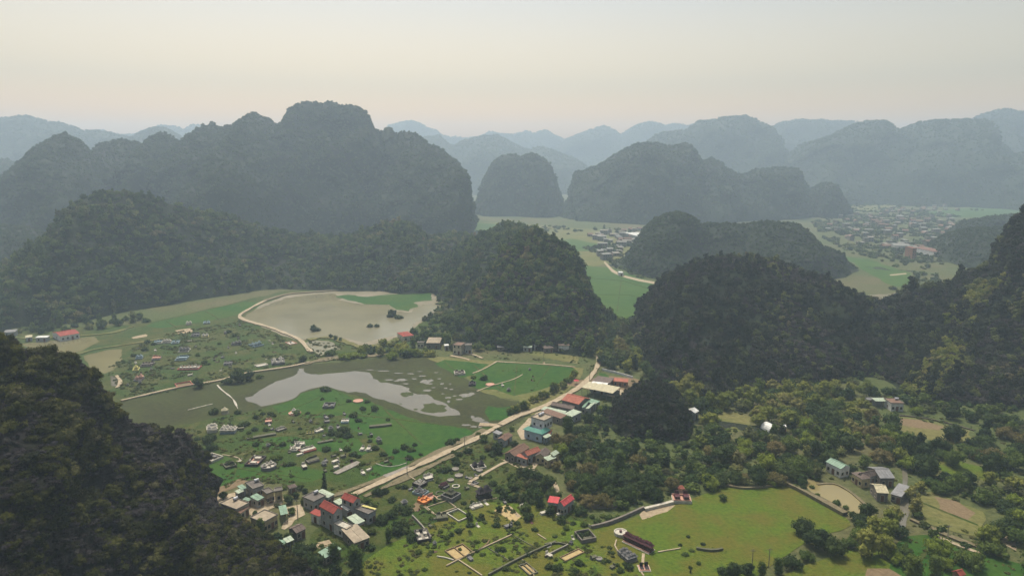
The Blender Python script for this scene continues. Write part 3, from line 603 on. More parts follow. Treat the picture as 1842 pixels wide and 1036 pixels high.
class MB:
    def __init__(s): s.V, s.F = [], []
    def box(s, x0, x1, y0, y1, z0, z1):
        n = len(s.V); s.V += [(x, y, z) for x in (x0, x1) for y in (y0, y1) for z in (z0, z1)]
        s.F += [tuple(n+i for i in f) for f in ((0, 1, 3, 2), (4, 6, 7, 5), (0, 4, 5, 1), (2, 3, 7, 6), (0, 2, 6, 4), (1, 5, 7, 3))]; return s
    def prism(s, poly, z0, z1):
        n, k = len(s.V), len(poly); s.V += [(x, y, z0) for x, y in poly] + [(x, y, z1) for x, y in poly]
        s.F += [tuple(n+i for i in range(k-1, -1, -1)), tuple(n+k+i for i in range(k))] + [(n+i, n+(i+1) % k, n+k+(i+1) % k, n+k+i) for i in range(k)]; return s
    def hull(s, bottom, top):
        """same count of points, bottom and top rings"""
        n, k = len(s.V), len(bottom); s.V += list(bottom) + list(top)
        s.F += [tuple(n+i for i in range(k-1, -1, -1)), tuple(n+k+i for i in range(k))] + [(n+i, n+(i+1) % k, n+k+(i+1) % k, n+k+i) for i in range(k)]; return s
    def slab(s, quad, t):
        return s.hull([(x, y, z-t) for x, y, z in quad], quad)
    def ring(s, cx, cy, r0, r1, z0, z1, k=20):
        n = len(s.V)
        for i in range(k):
            a = 6.2832*i/k; c, d = math.cos(a), math.sin(a)
            s.V += [(cx+r0*c, cy+r0*d, z0), (cx+r1*c, cy+r1*d, z0), (cx+r1*c, cy+r1*d, z1), (cx+r0*c, cy+r0*d, z1)]
        for i in range(k):
            a, b = n+4*i, n+4*((i+1) % k)
            for j in range(4): s.F.append((a+j, b+j, b+(j+1) % 4, a+(j+1) % 4))
        return s
    def disc(s, cx, cy, r, z0, z1, k=20): return s.prism([(cx+r*math.cos(6.2832*i/k), cy+r*math.sin(6.2832*i/k)) for i in range(k)], z0, z1)
    def build(s, name, m, parent=None): return link(name, mesh(name, s.V, s.F, m), parent)

def frame_from(A, B, C, z, Z):
    a, b, c = [gp(*Z(*p), z) for p in (A, B, C)]
    u = (b-a); L = u.length; u = u/L; n = Vector((-u.y, u.x, 0)); w = (c-a).dot(n)
    if w < 0:   # keep x axis along AB with y towards C
        a, b = b, a; u = -u; n = -n; w = -w
    w = max(w, 0.8)
    ctr = a + u*L/2 + n*w/2
    return ctr, math.atan2(u.y, u.x), L, w
def note(o, ctr, L, w, h, label):
    xs, ys = [], []
    for dx in (-1, 1):
        for dy in (-1, 1):
            for z in (0, h):
                x, y, d = proj((ctr.x + dx*L/2.4, ctr.y + dy*w/2.4, z)); xs.append(x); ys.append(y)
    BOXES.append((min(xs), min(ys), max(xs), max(ys), proj(ctr)[2]))
WIN = {}
def window(parent, x, y, z, face, w=.9, h=1.1, name='window', m=None):
    """face: 0 = on a wall facing -y, 1 = facing +y, 2 = facing -x, 3 = facing +x"""
    key = (name, w, h)
    if key not in WIN:
        t = .12
        f = MB().box(-w/2-t, -w/2, -.06, .02, 0, h).box(w/2, w/2+t, -.06, .02, 0, h).box(-w/2-t, w/2+t, -.06, .02, h, h+t)
        if name == 'window': f.box(-w/2-t-.06, w/2+t+.06, -.12, .02, -t, 0)
        p = MB().box(-w/2, w/2, -.02, .015, 0, h)
        WIN[key] = (mesh(name, f.V, f.F, FRAME), mesh('pane', p.V, p.F, DARKGAP if name == 'window' else DOORM))
    o = link(name, WIN[key][0], parent); o.location = (x, y, z); o.rotation_euler = (0, 0, (0, math.pi, -math.pi/2, math.pi/2)[face])
    q = link('pane' if name == 'window' else 'leaf', WIN[key][1], o); return o
def house(name, label, A, B, C, Z, h, roof='flat', rm=None, wm=None, rise=1.2, over=.25, z0=0, front=3, side=2, door=True, open_=False, cat='house', land=None, tank=0, group=None, storeys=1, boxed=True):
    """walls on the ground under a roof whose eave corners are seen at A, B (one long side) and C (across), h metres up"""
    rm = rm or CONC; wm = wm or CREAM
    ctr, rz, L, w = frame_from(A, B, C, h, Z); ctr.z = z0
    t = empty(name, ctr, rz); tag(t, label, cat, group)
    hx, hy = L/2-over, w/2-over; H = h - z0
    if open_:
        b = MB(); n = max(2, int(L/3.2))
        for i in range(n+1):
            for sy in (-1, 1):
                x = -hx + 2*hx*i/n; p = MB().box(x-.1, x+.1, sy*hy-.1, sy*hy+.1, 0, H-.05).build('post', CONC, t)
        MB().box(-hx, hx, hy-.12, hy+.05, 0, H*.75).build('back_wall', wm, t)
    else:
        MB().box(-hx, hx, -hy, hy, -.3, H-.02).build('wall', wm, t)
        for s_ in range(storeys):
            zb = .9 + s_*3.2
            if zb + 1.2 > H: break
            for k in range(front):
                x = -hx + 2*hx*(k+.5)/front
                dr = door and s_ == 0 and k == front//2
                for fc, y in ((0, -hy), (1, hy)):
                    if dr: window(t, x, y, .05, fc, 1.1, min(2.1, H-.4), 'door')
                    else: window(t, x, y, zb, fc)
            for k in range(side):
                y = -hy + 2*hy*(k+.5)/side
                for fc, x in ((2, -hx), (3, hx)): window(t, x, y, zb, fc, .8, 1.0)
    X, Y_ = L/2, w/2
    if roof == 'flat':
        b = MB().box(-X, X, -Y_, Y_, H, H+.16).build('roof', rm, t)
        p = MB(); q = .14
        p.box(-X+.05, X-.05, -Y_+.05, -Y_+.05+q, H+.16, H+.42).box(-X+.05, X-.05, Y_-.05-q, Y_-.05, H+.16, H+.42)
        p.box(-X+.05, -X+.05+q, -Y_+.05+q, Y_-.05-q, H+.16, H+.42).box(X-.05-q, X-.05, -Y_+.05+q, Y_-.05-q, H+.16, H+.42)
        p.build('parapet', CONC if rm is not CONC else CONC_D, t)
    elif roof == 'sheet':
        n = max(2, int(L/2.2))
        for i in range(n):   # sheets laid side by side with small steps
            a, c = -X + L*i/n, -X + L*(i+1)/n - .04
            dz = .03*(i % 2)
            MB().slab([(a, -Y_, H+dz), (c, -Y_, H+dz), (c, Y_, H+rise+dz), (a, Y_, H+rise+dz)], .07).build('roof_sheet', rm, t)
        if not open_: MB().hull([(-hx+.02, -hy+.02, H-.05), (hx-.02, -hy+.02, H-.05), (hx-.02, hy-.02, H-.05), (-hx+.02, hy-.02, H-.05)], [(-hx+.02, -hy+.02, H+.02), (hx-.02, -hy+.02, H+.02), (hx-.02, hy-.02, H+rise-.14), (-hx+.02, hy-.02, H+rise-.14)]).build('upper_wall', wm, t)
    elif roof == 'gable':
        r = MB().slab([(-X, -Y_, H), (X, -Y_, H), (X, -.02, H+rise), (-X, -.02, H+rise)], .12).build('roof', rm, t)
        r2 = MB().slab([(X, Y_, H), (-X, Y_, H), (-X, .02, H+rise), (X, .02, H+rise)], .12).build('roof', rm, t)
        MB().box(-X-.03, X+.03, -.12, .12, H+rise-.03, H+rise+.1).build('ridge_cap', rm, r)
        n = len(r.data.vertices)
        k = rise*(1 - hy/Y_) if Y_ else 0
        MB().hull([(-hx, -hy+.01, H-.03), (hx, -hy+.01, H-.03), (hx, hy-.01, H-.03), (-hx, hy-.01, H-.03)], [(-hx, -.05, H+rise-.18), (hx, -.05, H+rise-.18), (hx, .05, H+rise-.18), (-hx, .05, H+rise-.18)]).build('gable_wall', wm, t)
        rb = MB(); m_ = max(3, int(L/.9))
        for i in range(1, m_):     # battens / tile courses that catch the light
            x = -X + L*i/m_
            for sg in (-1, 1):
                rb.hull([(x-.05, sg*Y_, H+.0), (x+.05, sg*Y_, H+.0), (x+.05, sg*.05, H+rise-.0), (x-.05, sg*.05, H+rise-.0)], [(x-.05, sg*Y_, H+.06), (x+.05, sg*Y_, H+.06), (x+.05, sg*.05, H+rise+.06), (x-.05, sg*.05, H+rise+.06)])
        tag(rb.build('roof_rib', rm, t), kind='stuff')
    elif roof == 'hip':
        e = min(Y_, X*.8)
        MB().hull([(-X, -Y_, H-.1), (X, -Y_, H-.1), (X, Y_, H-.1), (-X, Y_, H-.1)], [(-X, -Y_, H), (X, -Y_, H), (X, Y_, H), (-X, Y_, H)]).build('eave', rm, t)
        MB().hull([(-X, -Y_, H+.003), (X, -Y_, H+.003), (X, Y_, H+.003), (-X, Y_, H+.003)], [(-X+e, -.06, H+rise), (X-e, -.06, H+rise), (X-e, .06, H+rise), (-X+e, .06, H+rise)]).build('roof', rm, t)
    for k in range(tank):
        a = ctr + Vector((math.cos(rz), math.sin(rz), 0))*(X*(.55-.5*k)) + Vector((-math.sin(rz), math.cos(rz), 0))*(Y_*.3)
        q = empty('water_tank', (a.x, a.y, z0+H+.17), rz); tag(q, 'steel water tank %s %s' % ('on the right of' if k == 0 else 'on the left of', land or 'the dark roofed corner house'), 'water tank')
        MB().box(-.5, .5, -.35, -.25, 0, .35).box(-.5, .5, .25, .35, 0, .35).build('stand', CONC_D, q)
        b = MB(); kk = 12; b.hull([(-.75, .45*math.cos(6.2832*i/kk), .8+.45*math.sin(6.2832*i/kk)) for i in range(kk)], [(.75, .45*math.cos(6.2832*i/kk), .8+.45*math.sin(6.2832*i/kk)) for i in range(kk)]).build('drum', STEEL, q)
    if boxed: note(t, ctr, L, w, h, label)
    if land: LAND.append((ctr.x, ctr.y, land))
    return t

# ------------------------------------------------------------------ village below the crag
H = house
H('flat_roofed_house', 'tan flat-roofed house nearest the crag, brown tiled porch on its end', (345,410), (470,345), (240,322), ZV, 3.6, 'flat', TAN, CREAM, tank=1, land='the tan flat-roofed house by the crag')
H('porch', 'brown tiled porch roof leaning on the end of the tan house by the crag', (385,440), (475,375), (352,405), ZV, 2.7, 'sheet', TILEBROWN, CREAM, rise=.7, front=2, side=0, cat='porch')
H('flat_roofed_house', 'dark roofed concrete house at the far left corner of the village', (500,215), (612,178), (440,148), ZV, 3.5, 'flat', CONC_D, GREYW, land='the dark roofed corner house', tank=1)
H('lean_to', 'small green tin lean-to at the corner of the dark roofed house', (395,215), (446,195), (376,180), ZV, 2.7, 'sheet', TINGREEN, GREYW, rise=.4, front=0, side=0, cat='shed')
H('lean_to', 'pale green awning below the small green lean-to near the crag', (362,250), (420,225), (330,232), ZV, 2.4, 'sheet', TINPALE, GREYW, rise=.3, front=0, side=0, open_=True, cat='shed')
H('tin_shed', 'green tin roofed shed in front of the ochre house with three windows', (545,318), (612,285), (490,280), ZV, 2.8, 'sheet', TINGREEN, GREYW, rise=.4, front=2, side=1, cat='shed')
H('tin_shed', 'tiny green tin roof between the tan house and the green shed', (460,322), (492,300), (425,296), ZV, 2.5, 'sheet', TINGREEN, GREYW, rise=.3, front=1, side=0, cat='shed')
H('ochre_house', 'ochre house with brown flat roof and three tall front windows', (632,262), (708,236), (560,228), ZV, 3.6, 'flat', CONC_D, OCHRE, front=3, land='the ochre house with three windows')
H('ochre_house', 'small ochre house with red-brown shutters at the right end of its row', (706,240), (786,226), (690,206), ZV, 3.7, 'flat', CONC_D, OCHRE, front=1, side=1, door=False, land='the small ochre end house')
H('central_house', 'large tan flat-roofed house with ochre walls in the middle of the village', (600,535), (745,455), (535,450), ZV, 3.5, 'flat', TAN, OCHRE, front=4, land='the large tan roofed house')
H('awning', 'green tin awning at the right corner of the large tan roofed house', (765,455), (838,440), (690,388), ZV, 2.9, 'sheet', TINGREEN, OCHRE, rise=.3, front=0, side=0, open_=True, cat='awning')
H('grey_house', 'long grey concrete house with a weathered dark flat roof left of the tall red roofs', (1080,335), (1200,275), (975,285), ZV, 3.5, 'flat', CONC_D, GREYW, land='the long grey concrete house', tank=1)
H('tin_shed', 'pale green roofed shed behind the long grey concrete house', (1215,290), (1280,256), (1130,228), ZV, 3.0, 'sheet', TINPALE, GREYW, rise=.3, front=2, side=1, cat='shed')
H('tall_house', 'tall narrow grey house with a bright red gable roof', (1265,445), (1130,370), (1355,398), ZV, 6.4, 'gable', TILERED, GREYW, rise=1.3, front=2, side=1, storeys=2, land='the tall red gabled house')
H('tall_house', 'second grey house with a red gable roof, behind the tall one beside the road', (1455,342), (1336,292), (1527,300), ZV, 5.6, 'gable', TILERED, GREYW, rise=1.1, front=2, side=1, storeys=2, land='the smaller red gabled house')
H('lean_to', 'red tin lean-to at the left foot of the tall red gabled house', (1132,470), (1040,432), (1150,425), ZV, 3.0, 'sheet', TILERED, WHITEW, rise=.4, front=1, side=0, cat='shed')
H('tin_shed', 'flat green tin roof between the two red gabled houses', (1320,358), (1386,328), (1258,330), ZV, 3.4, 'sheet', TINPALE, GREYW, rise=.2, front=1, side=0, cat='shed')
H('tin_shed', 'small white roofed hut tucked between the two red gabled houses', (1402,412), (1428,400), (1352,370), ZV, 3.0, 'sheet', TINWHITE, GREYW, rise=.2, front=1, side=0, cat='shed')
H('tin_shed', 'shed with wide pale green flat roof right of the tall red gabled house', (1485,545), (1570,508), (1395,482), ZV, 3.1, 'sheet', TINPALE, GREYW, rise=.3, front=2, side=1, cat='shed')
H('annex', 'cream flat-roofed annex at the front foot of the tall red gabled house', (1390,600), (1458,562), (1285,525), ZV, 3.3, 'flat', WHITES, WHITEW, front=1, side=1, cat='house')
H('low_house', 'low brown roofed house nearest the camera below the cream annex', (1465,722), (1618,665), (1310,612), ZV, 3.0, 'sheet', TAN, STONEW, rise=.5, front=3, side=1, land='the low brown roofed house')
H('grey_house', 'dark walled grey house with a yellow sheet along its back roof edge', (1600,455), (1680,410), (1480,388), ZV, 3.6, 'flat', CONC_D, GREYW, front=2, side=2, land='the grey house with the yellow sheet')
MB().box(-2.6, 2.6, -.45, .45, 0, .08).build('yellow_sheet', YELLOWS); yo = bpy.data.objects['yellow_sheet']; yo.location = gp(*ZV(1605, 378), 4.15); yo.location.z = 4.05; yo.rotation_euler = (0, 0, -.45); tag(yo, 'long yellow plastic sheet lying on the roof of the dark grey house', 'sheet')
H('tin_shed', 'long green tin shed at the bottom edge of the village, nearest the crag foot', (1190,862), (1346,774), (1160,802), ZV, 2.8, 'sheet', TINGREEN, STONEW, rise=.6, front=3, side=1, land='the lowest green tin shed', cat='shed')
H('hut', 'dark brown roofed hut below the paved village yard', (915,628), (1010,582), (878,560), ZV, 2.8, 'gable', TILEOLD, STONEW, rise=.8, front=2, side=1, land='the dark brown hut', cat='hut')
H('tin_shed', 'tiny green roofed shelter left of the dark brown hut, tilted left', (805,742), (812,690), (748,702), ZV, 2.2, 'sheet', TINGREEN, STONEW, rise=.4, front=0, side=0, open_=True, cat='shed')
H('tin_shed', 'small pale green shelter just under the dark brown hut', (822,718), (897,688), (812,676), ZV, 2.3, 'sheet', TINPALE, STONEW, rise=.3, front=0, side=0, open_=True, cat='shed')
H('hut', 'small brown roofed hut among bushes above the village lane', (850,205), (925,185), (840,170), ZV, 2.2, 'hip', TILEOLD, STONEW, rise=.7, front=1, side=1, cat='hut')
# ------------------------------------------------------------------ roadside row
H('white_house', 'white upper storey block with flat roof on top of the green-roofed house', (553,262), (708,186), (320,196), ZE, 7.6, 'flat', TAN, WHITEW, z0=3.9, front=3, side=2, door=False, land='the white two-storey house', tank=2, cat='house block')
t_ = H('blue_walled_house', 'blue-grey ground floor house with teal skirt roof below the white block', (515,478), (655,400), (225,378), ZE, 3.8, 'none', TEAL, BLUEW, front=3, side=2, door=False, land='the blue-walled house')
def skirt(parent, A, B, C, h, hi, inner, m):
    ctr, rz, L, w = frame_from(A, B, C, h, ZE); X, Y_ = L/2+.3, w/2+.3
    x, y = X-inner, Y_-inner; o = [(-X, -Y_), (X, -Y_), (X, Y_), (-X, Y_)]; i = [(-x, -y), (x, -y), (x, y), (-x, y)]
    for k in range(4):
        a, b, c, d = o[k], o[(k+1) % 4], i[(k+1) % 4], i[k]
        MB().slab([(*a, h), (*b, h), (*c, hi), (*d, hi)], .1).build('skirt_roof', m, parent)
skirt(t_, (515,478), (655,400), (225,378), 3.8, 4.9, 1.7, TEAL)
H('awning', 'small pale green awning on the right end of the blue-walled house', (578,545), (690,500), (530,520), ZE, 2.8, 'sheet', TINPALE, BLUEW, rise=.4, front=0, side=0, open_=True, cat='awning')
H('porch', 'little salmon tiled porch behind the right end of the blue-walled house', (655,470), (700,400), (612,415), ZE, 2.9, 'sheet', TILEPINK, BLUEW, rise=.4, front=1, side=0, cat='porch')
H('red_roofed_house', 'wide house with bright brick-red tiled roof beside the bend of the road', (835,400), (672,357), (880,328), ZC, 3.6, 'gable', TILEPINK, STONEW, rise=1.6, land='the wide brick-red roofed house')
H('long_shed', 'long open shed with a pale tan tin roof along the road', (1150,297), (858,240), (1195,243), ZC, 4.2, 'sheet', TANTIN, GREYW, rise=.5, front=0, side=0, open_=True, land='the long open tan shed', cat='shed')
H('tin_shed', 'narrow white roofed shed directly behind the long open tan shed', (1090,232), (943,213), (1094,208), ZC, 4.4, 'sheet', TINWHITE, GREYW, rise=.5, front=2, side=0, cat='shed')
H('dark_shed', 'low dark roofed shed behind the white roofed one', (1120,205), (962,180), (1142,163), ZC, 3.0, 'sheet', TILEOLD, STONEW, rise=.6, cat='shed')
H('red_shed', 'narrow shed with a salmon-red roof at the back of the yard', (1292,194), (1150,182), (1302,172), ZC, 2.8, 'sheet', TILEPINK, BRICKW, rise=.5, front=3, side=1, cat='shed', land='the narrow salmon-red shed')
H('tin_shed', 'green tin shed whose roof slopes left, beside the brick-red roof', (860,430), (905,368), (890,436), ZC, 3.0, 'sheet', TINGREEN, GREYW, rise=.5, front=1, side=1, cat='shed')
H('tin_shed', 'green tin shed right of the left-sloping green one', (893,440), (958,380), (930,446), ZC, 2.9, 'sheet', TINPALE, GREYW, rise=.4, front=1, side=1, cat='shed')
H('tin_shed', 'pale green flat roofed shed in front of the long open tan shed', (985,398), (1037,370), (915,352), ZC, 3.0, 'sheet', TINGREEN, GREYW, rise=.3, front=1, side=1, cat='shed')
H('brown_house', 'long low house with a dark brown roof in front of the brick-red one', (780,448), (570,405), (800,418), ZC, 3.0, 'gable', TILEOLD, STONEW, rise=.9, land='the long dark brown roofed house')
H('tin_shed', 'long pale green shed roof along the road left of the dark brown house', (690,492), (482,446), (715,468), ZC, 3.2, 'sheet', TINPALE, GREYW, rise=.4, front=3, side=1, cat='shed')
H('tin_shed', 'broad pale green shed roof ending above the trees', (770,516), (690,488), (832,468), ZC, 3.2, 'sheet', TINPALE, GREYW, rise=.5, front=2, side=1, cat='shed', land='the broad pale green shed')
H('brown_shed', 'shed with a rusty brown tin roof next to the white two-storey house', (668,532), (482,468), (702,500), ZC, 3.0, 'sheet', TILEBROWN, STONEW, rise=.5, front=3, side=1, cat='shed')
H('red_gabled_house', 'small grey house with a coral red gable roof beside a paved yard', (356,880), (482,830), (318,848), ZC, 3.5, 'gable', TILEPINK, GREYW, rise=1.1, front=3, side=1, land='the coral red gabled house')
H('porch', 'coral red front porch with grey side wall on the small gabled house', (348,912), (375,890), (272,872), ZC, 2.7, 'sheet', TILEPINK, GREYW, rise=.5, front=1, side=2, cat='porch')
H('brown_house', 'old house with a broad brown tiled roof left of the coral red one', (240,886), (378,800), (140,855), ZC, 2.8, 'gable', TILEBROWN, STONEW, rise=1.2, land='the broad brown tiled house')
H('brown_house', 'old brown tiled house half behind trees right of the coral red one', (525,895), (575,835), (430,872), ZC, 2.9, 'gable', TILEOLD, OCHRE, rise=1.2, front=2)
H('tin_shed', 'pale green gabled roof among the trees, upper one of two', (602,882), (656,850), (566,872), ZC, 3.6, 'sheet', TINPALE, OCHRE, rise=.8, front=1, side=1, cat='shed')
H('tin_shed', 'pale green roof among the trees, lower one of two', (545,924), (628,895), (520,896), ZC, 3.0, 'sheet', TINPALE, OCHRE, rise=.4, front=1, side=1, cat='shed')
H('tin_shed', 'small bluish tin roof under the roadside tree', (92,682), (130,662), (22,668), ZC, 2.6, 'sheet', GREYTIN, GREYW, rise=.3, front=1, side=1, cat='shed')
H('brown_shed', 'small brown roofed shed left of the pond-side yard', (150,738), (222,685), (98,702), ZC, 2.7, 'gable', TILEBROWN, GREYW, rise=.7, front=1, side=1, cat='shed')
# ------------------------------------------------------------------ lone houses in front and at the right
H('red_tin_house', 'house with a bright crimson tin gable roof alone among trees', (182,372), (284,300), (128,338), ZK, 3.6, 'gable', REDTIN, GREYW, rise=1.1, land='the crimson roofed house')
H('red_tin_wing', 'lower crimson tin wing on the left of the crimson roofed house', (125,345), (24,330), (112,296), ZK, 3.2, 'sheet', REDTIN, GREYW, rise=.6, front=2, side=1, cat='house wing')
H('green_roofed_house', 'house with a pale green two-step tin roof above the yellow pond', (1020,190), (900,130), (1065,155), ZU, 3.6, 'gable', TINGREEN, WHITEW, rise=1.0, land='the green roofed farmhouse')
H('yellow_house', 'old yellow-walled house with a rusty tiled roof beside the yellow pond', (1188,272), (1100,218), (1235,246), ZU, 3.4, 'hip', TILEOLD, OCHRE, rise=1.0, front=3, side=1, land='the yellow-walled house')
H('brown_house', 'long rusty-brown roofed farmhouse between the yellow house and the stream', (50,265), (172,238), (5,238), ZW, 3.2, 'gable', TILEOLD, GREYW, rise=1.4, front=2)
H('grey_barn', 'big grey tin barn roof behind the farm buildings', (310,262), (190,262), (320,172), ZW, 3.4, 'gable', GREYTIN, STONEW, rise=1.4, front=2, land='the big grey tin barn')
H('barn', 'open barn with a tan gable roof and dark arched front', (262,382), (165,376), (262,312), ZW, 3.2, 'gable', TANTIN, STONEW, rise=1.2, front=1, land='the tan gabled barn')
H('grey_barn', 'grey tin shed attached to the right of the tan gabled barn', (360,412), (270,384), (372,328), ZW, 2.8, 'sheet', GREYTIN, STONEW, rise=.8, front=2)
H('cream_house', 'pale house with cream flat roof at the foot of the right hill', (385,402), (532,404), (362,345), ZX, 3.6, 'flat', TILEBROWN, WHITEW, front=3, side=1, land='the pale house at the hill foot', tank=1)
H('tin_shed', 'green roofed open shed left of the pale house at the hill foot', (215,374), (355,374), (210,342), ZX, 3.2, 'sheet', TINPALE, GREYW, rise=.3, front=0, side=0, open_=True, cat='shed')
H('hut', 'tiny grey hut at the left end of the hill-foot farm', (120,358), (200,360), (110,335), ZX, 2.6, 'gable', GREYTIN, GREYW, rise=.5, front=1, side=1, cat='hut')
H('grey_barn', 'pale grey gabled shed half hidden behind the little knoll', (258,322), (296,300), (205,280), ZY, 3.4, 'gable', TINWHITE, GREYW, rise=1.0, front=1, side=1, land='the pale grey shed behind the knoll')
H('tin_shed', 'small white roofed shed in the wood beside the domed shelter', (1070,446), (1104,446), (1070,432), ZY, 2.6, 'sheet', TINWHITE, GREYW, rise=.3, front=1, side=1, cat='shed')
H('brick_hut', 'red brick gabled hut at the bottom right edge of the view', (820,1036), (870,1020), (790,985), ZW, 2.8, 'gable', TILERED, BRICKW, rise=.8, front=1, side=1, cat='hut', land='the red brick hut')
# ------------------------------------------------------------------ hamlet under the central hill
H('tan_house', 'two-storey tan house with terrace under the central hill', (300,200), (205,190), (312,160), ZT, 5.4, 'flat', TILEBROWN, CREAM, front=2, side=2, storeys=2, land='the tan terrace house')
H('grey_house', 'grey half-built house right of the tan terrace house', (420,195), (340,195), (420,172), ZT, 5.0, 'flat', CONC_D, GREYW, front=2, side=1, storeys=2)
H('tin_shed', 'small white roof left of the tan terrace house', (120,195), (172,192), (130,180), ZT, 3.0, 'sheet', TINWHITE, GREYW, rise=.2, front=1, side=1, cat='shed')
H('tin_shed', 'pale tin roofed shed in the middle of the hamlet under the hill', (985,208), (1085,212), (1010,176), ZT, 3.0, 'sheet', TINPALE, GREYW, rise=.4, front=2, side=1, cat='shed', land='the pale hamlet shed')
H('tin_shed', 'bluish tin roof right of the pale hamlet shed', (1105,192), (1165,192), (1100,162), ZT, 3.2, 'sheet', GREYTIN, GREYW, rise=.4, front=1, side=1, cat='shed')
H('brown_house', 'dim brown roofed house left of the white hamlet house', (1225,225), (1330,218), (1235,190), ZT, 3.0, 'hip', TILEOLD, STONEW, rise=1.1, front=2)
H('white_house', 'small white house with two dark windows at the right end of the hamlet', (1375,195), (1500,198), (1375,178), ZT, 4.6, 'flat', TILEBROWN, WHITEW, front=3, side=1, door=False, land='the white hamlet house')
H('grey_shed', 'dim grey wing on the right of the white hamlet house', (1505,200), (1565,200), (1505,182), ZT, 3.8, 'flat', CONC_D, GREYW, front=2, side=1)
H('low_shed', 'long low grey shed in the shade left of the pale hamlet shed', (700,212), (860,212), (700,196), ZT, 2.6, 'sheet', GREYTIN, STONEW, rise=.3, front=2, side=1, cat='shed')
H('temple', 'small temple with a dark red tiled roof on the lake shore', (1135,500), (1215,490), (1140,465), ZM, 3.4, 'hip', TILERED, CREAM, rise=1.4, front=2, side=1, land='the red roofed lakeside temple', cat='temple')
H('tan_house', 'tan hip-roofed house below the red lakeside temple', (1300,545), (1400,545), (1300,505), ZM, 3.8, 'hip', TAN, STONEW, rise=1.5, front=2, side=1, land='the tan hip-roofed house')
H('cream_house', 'small cream walled house left of the tan hip-roofed house', (1235,545), (1285,545), (1235,535), ZM, 3.2, 'flat', CONC_D, CREAM, front=2, side=1, door=False)
H('temple', 'red roofed pavilion at the far end of the big lake', (1190,132), (1270,126), (1190,102), ZM, 4.0, 'hip', TILEPINK, CREAM, rise=2.0, front=2, side=1, land='the red pavilion at the far shore', cat='temple')
H('gatehouse', 'low cream wall and gate left of the red pavilion at the far shore', (1080,150), (1175,148), (1080,143), ZM, 2.6, 'flat', WHITES, WHITES, front=3, side=0, door=False, cat='gate')
H('long_shed', 'long shed with a dark red and white roof at the foot of the left hill', (430,498), (572,474), (425,462), ZL, 3.4, 'gable', TILERED, WHITEW, rise=1.2, front=4, side=1, land='the long red roofed shed by the left hill')
H('tin_shed', 'pale roofed shed by the left ponds, nearest the near crag', (180,508), (232,502), (182,495), ZL, 2.8, 'sheet', TANTIN, GREYW, rise=.3, front=1, side=0, cat='shed')
H('tin_shed', 'pale roofed shed by the left ponds, right of the other', (250,508), (338,505), (252,498), ZL, 2.8, 'sheet', TINWHITE, GREYW, rise=.3, front=2, side=0, cat='shed')
H('tin_shed', 'low grey shed above the near crag at the left edge', (20,472), (110,465), (20,458), ZL, 3.0, 'sheet', GREYTIN, GREYW, rise=.4, front=2, side=0, cat='shed')
H('white_hut', 'tiny white hut beside the pale track past the rice field', (930,45), (965,45), (930,33), ZN, 3.0, 'flat', TINWHITE, WHITEW, front=1, side=0, cat='hut', land='the tiny white hut on the far track')
# a curved white shelter in the wood
c0 = gp(*ZY(942, 472)); t = empty('domed_shelter', c0, .4); tag(t, 'small white half-round shelter in the wood right of the knoll', 'shelter')
b = MB(); k = 10
for i in range(k):
    a0, a1 = math.pi*i/k, math.pi*(i+1)/k
    b.hull([(2.6*math.cos(a0), -2.5, 2.6*math.sin(a0)), (2.6*math.cos(a1), -2.5, 2.6*math.sin(a1)), (2.6*math.cos(a1), 2.5, 2.6*math.sin(a1)), (2.6*math.cos(a0), 2.5, 2.6*math.sin(a0))], [(2.5*math.cos(a0), -2.5, 2.5*math.sin(a0)), (2.5*math.cos(a1), -2.5, 2.5*math.sin(a1)), (2.5*math.cos(a1), 2.5, 2.5*math.sin(a1)), (2.5*math.cos(a0), 2.5, 2.5*math.sin(a0))])
b.build('cover', TINWHITE, t); MB().prism([(2.45*math.cos(math.pi*i/k), 0) if 0 else (2.45*math.cos(math.pi*i/k), 2.3) for i in range(2)] + [(-2.4, 2.3), (-2.4, 2.2), (2.4, 2.2)], 0, 1.2).build('end_wall', GREYW, t)
BOXES.append((c0.x and 1375, 760, 1395, 778, c0.y))
LAND.append((c0.x, c0.y, 'the white half-round shelter'))

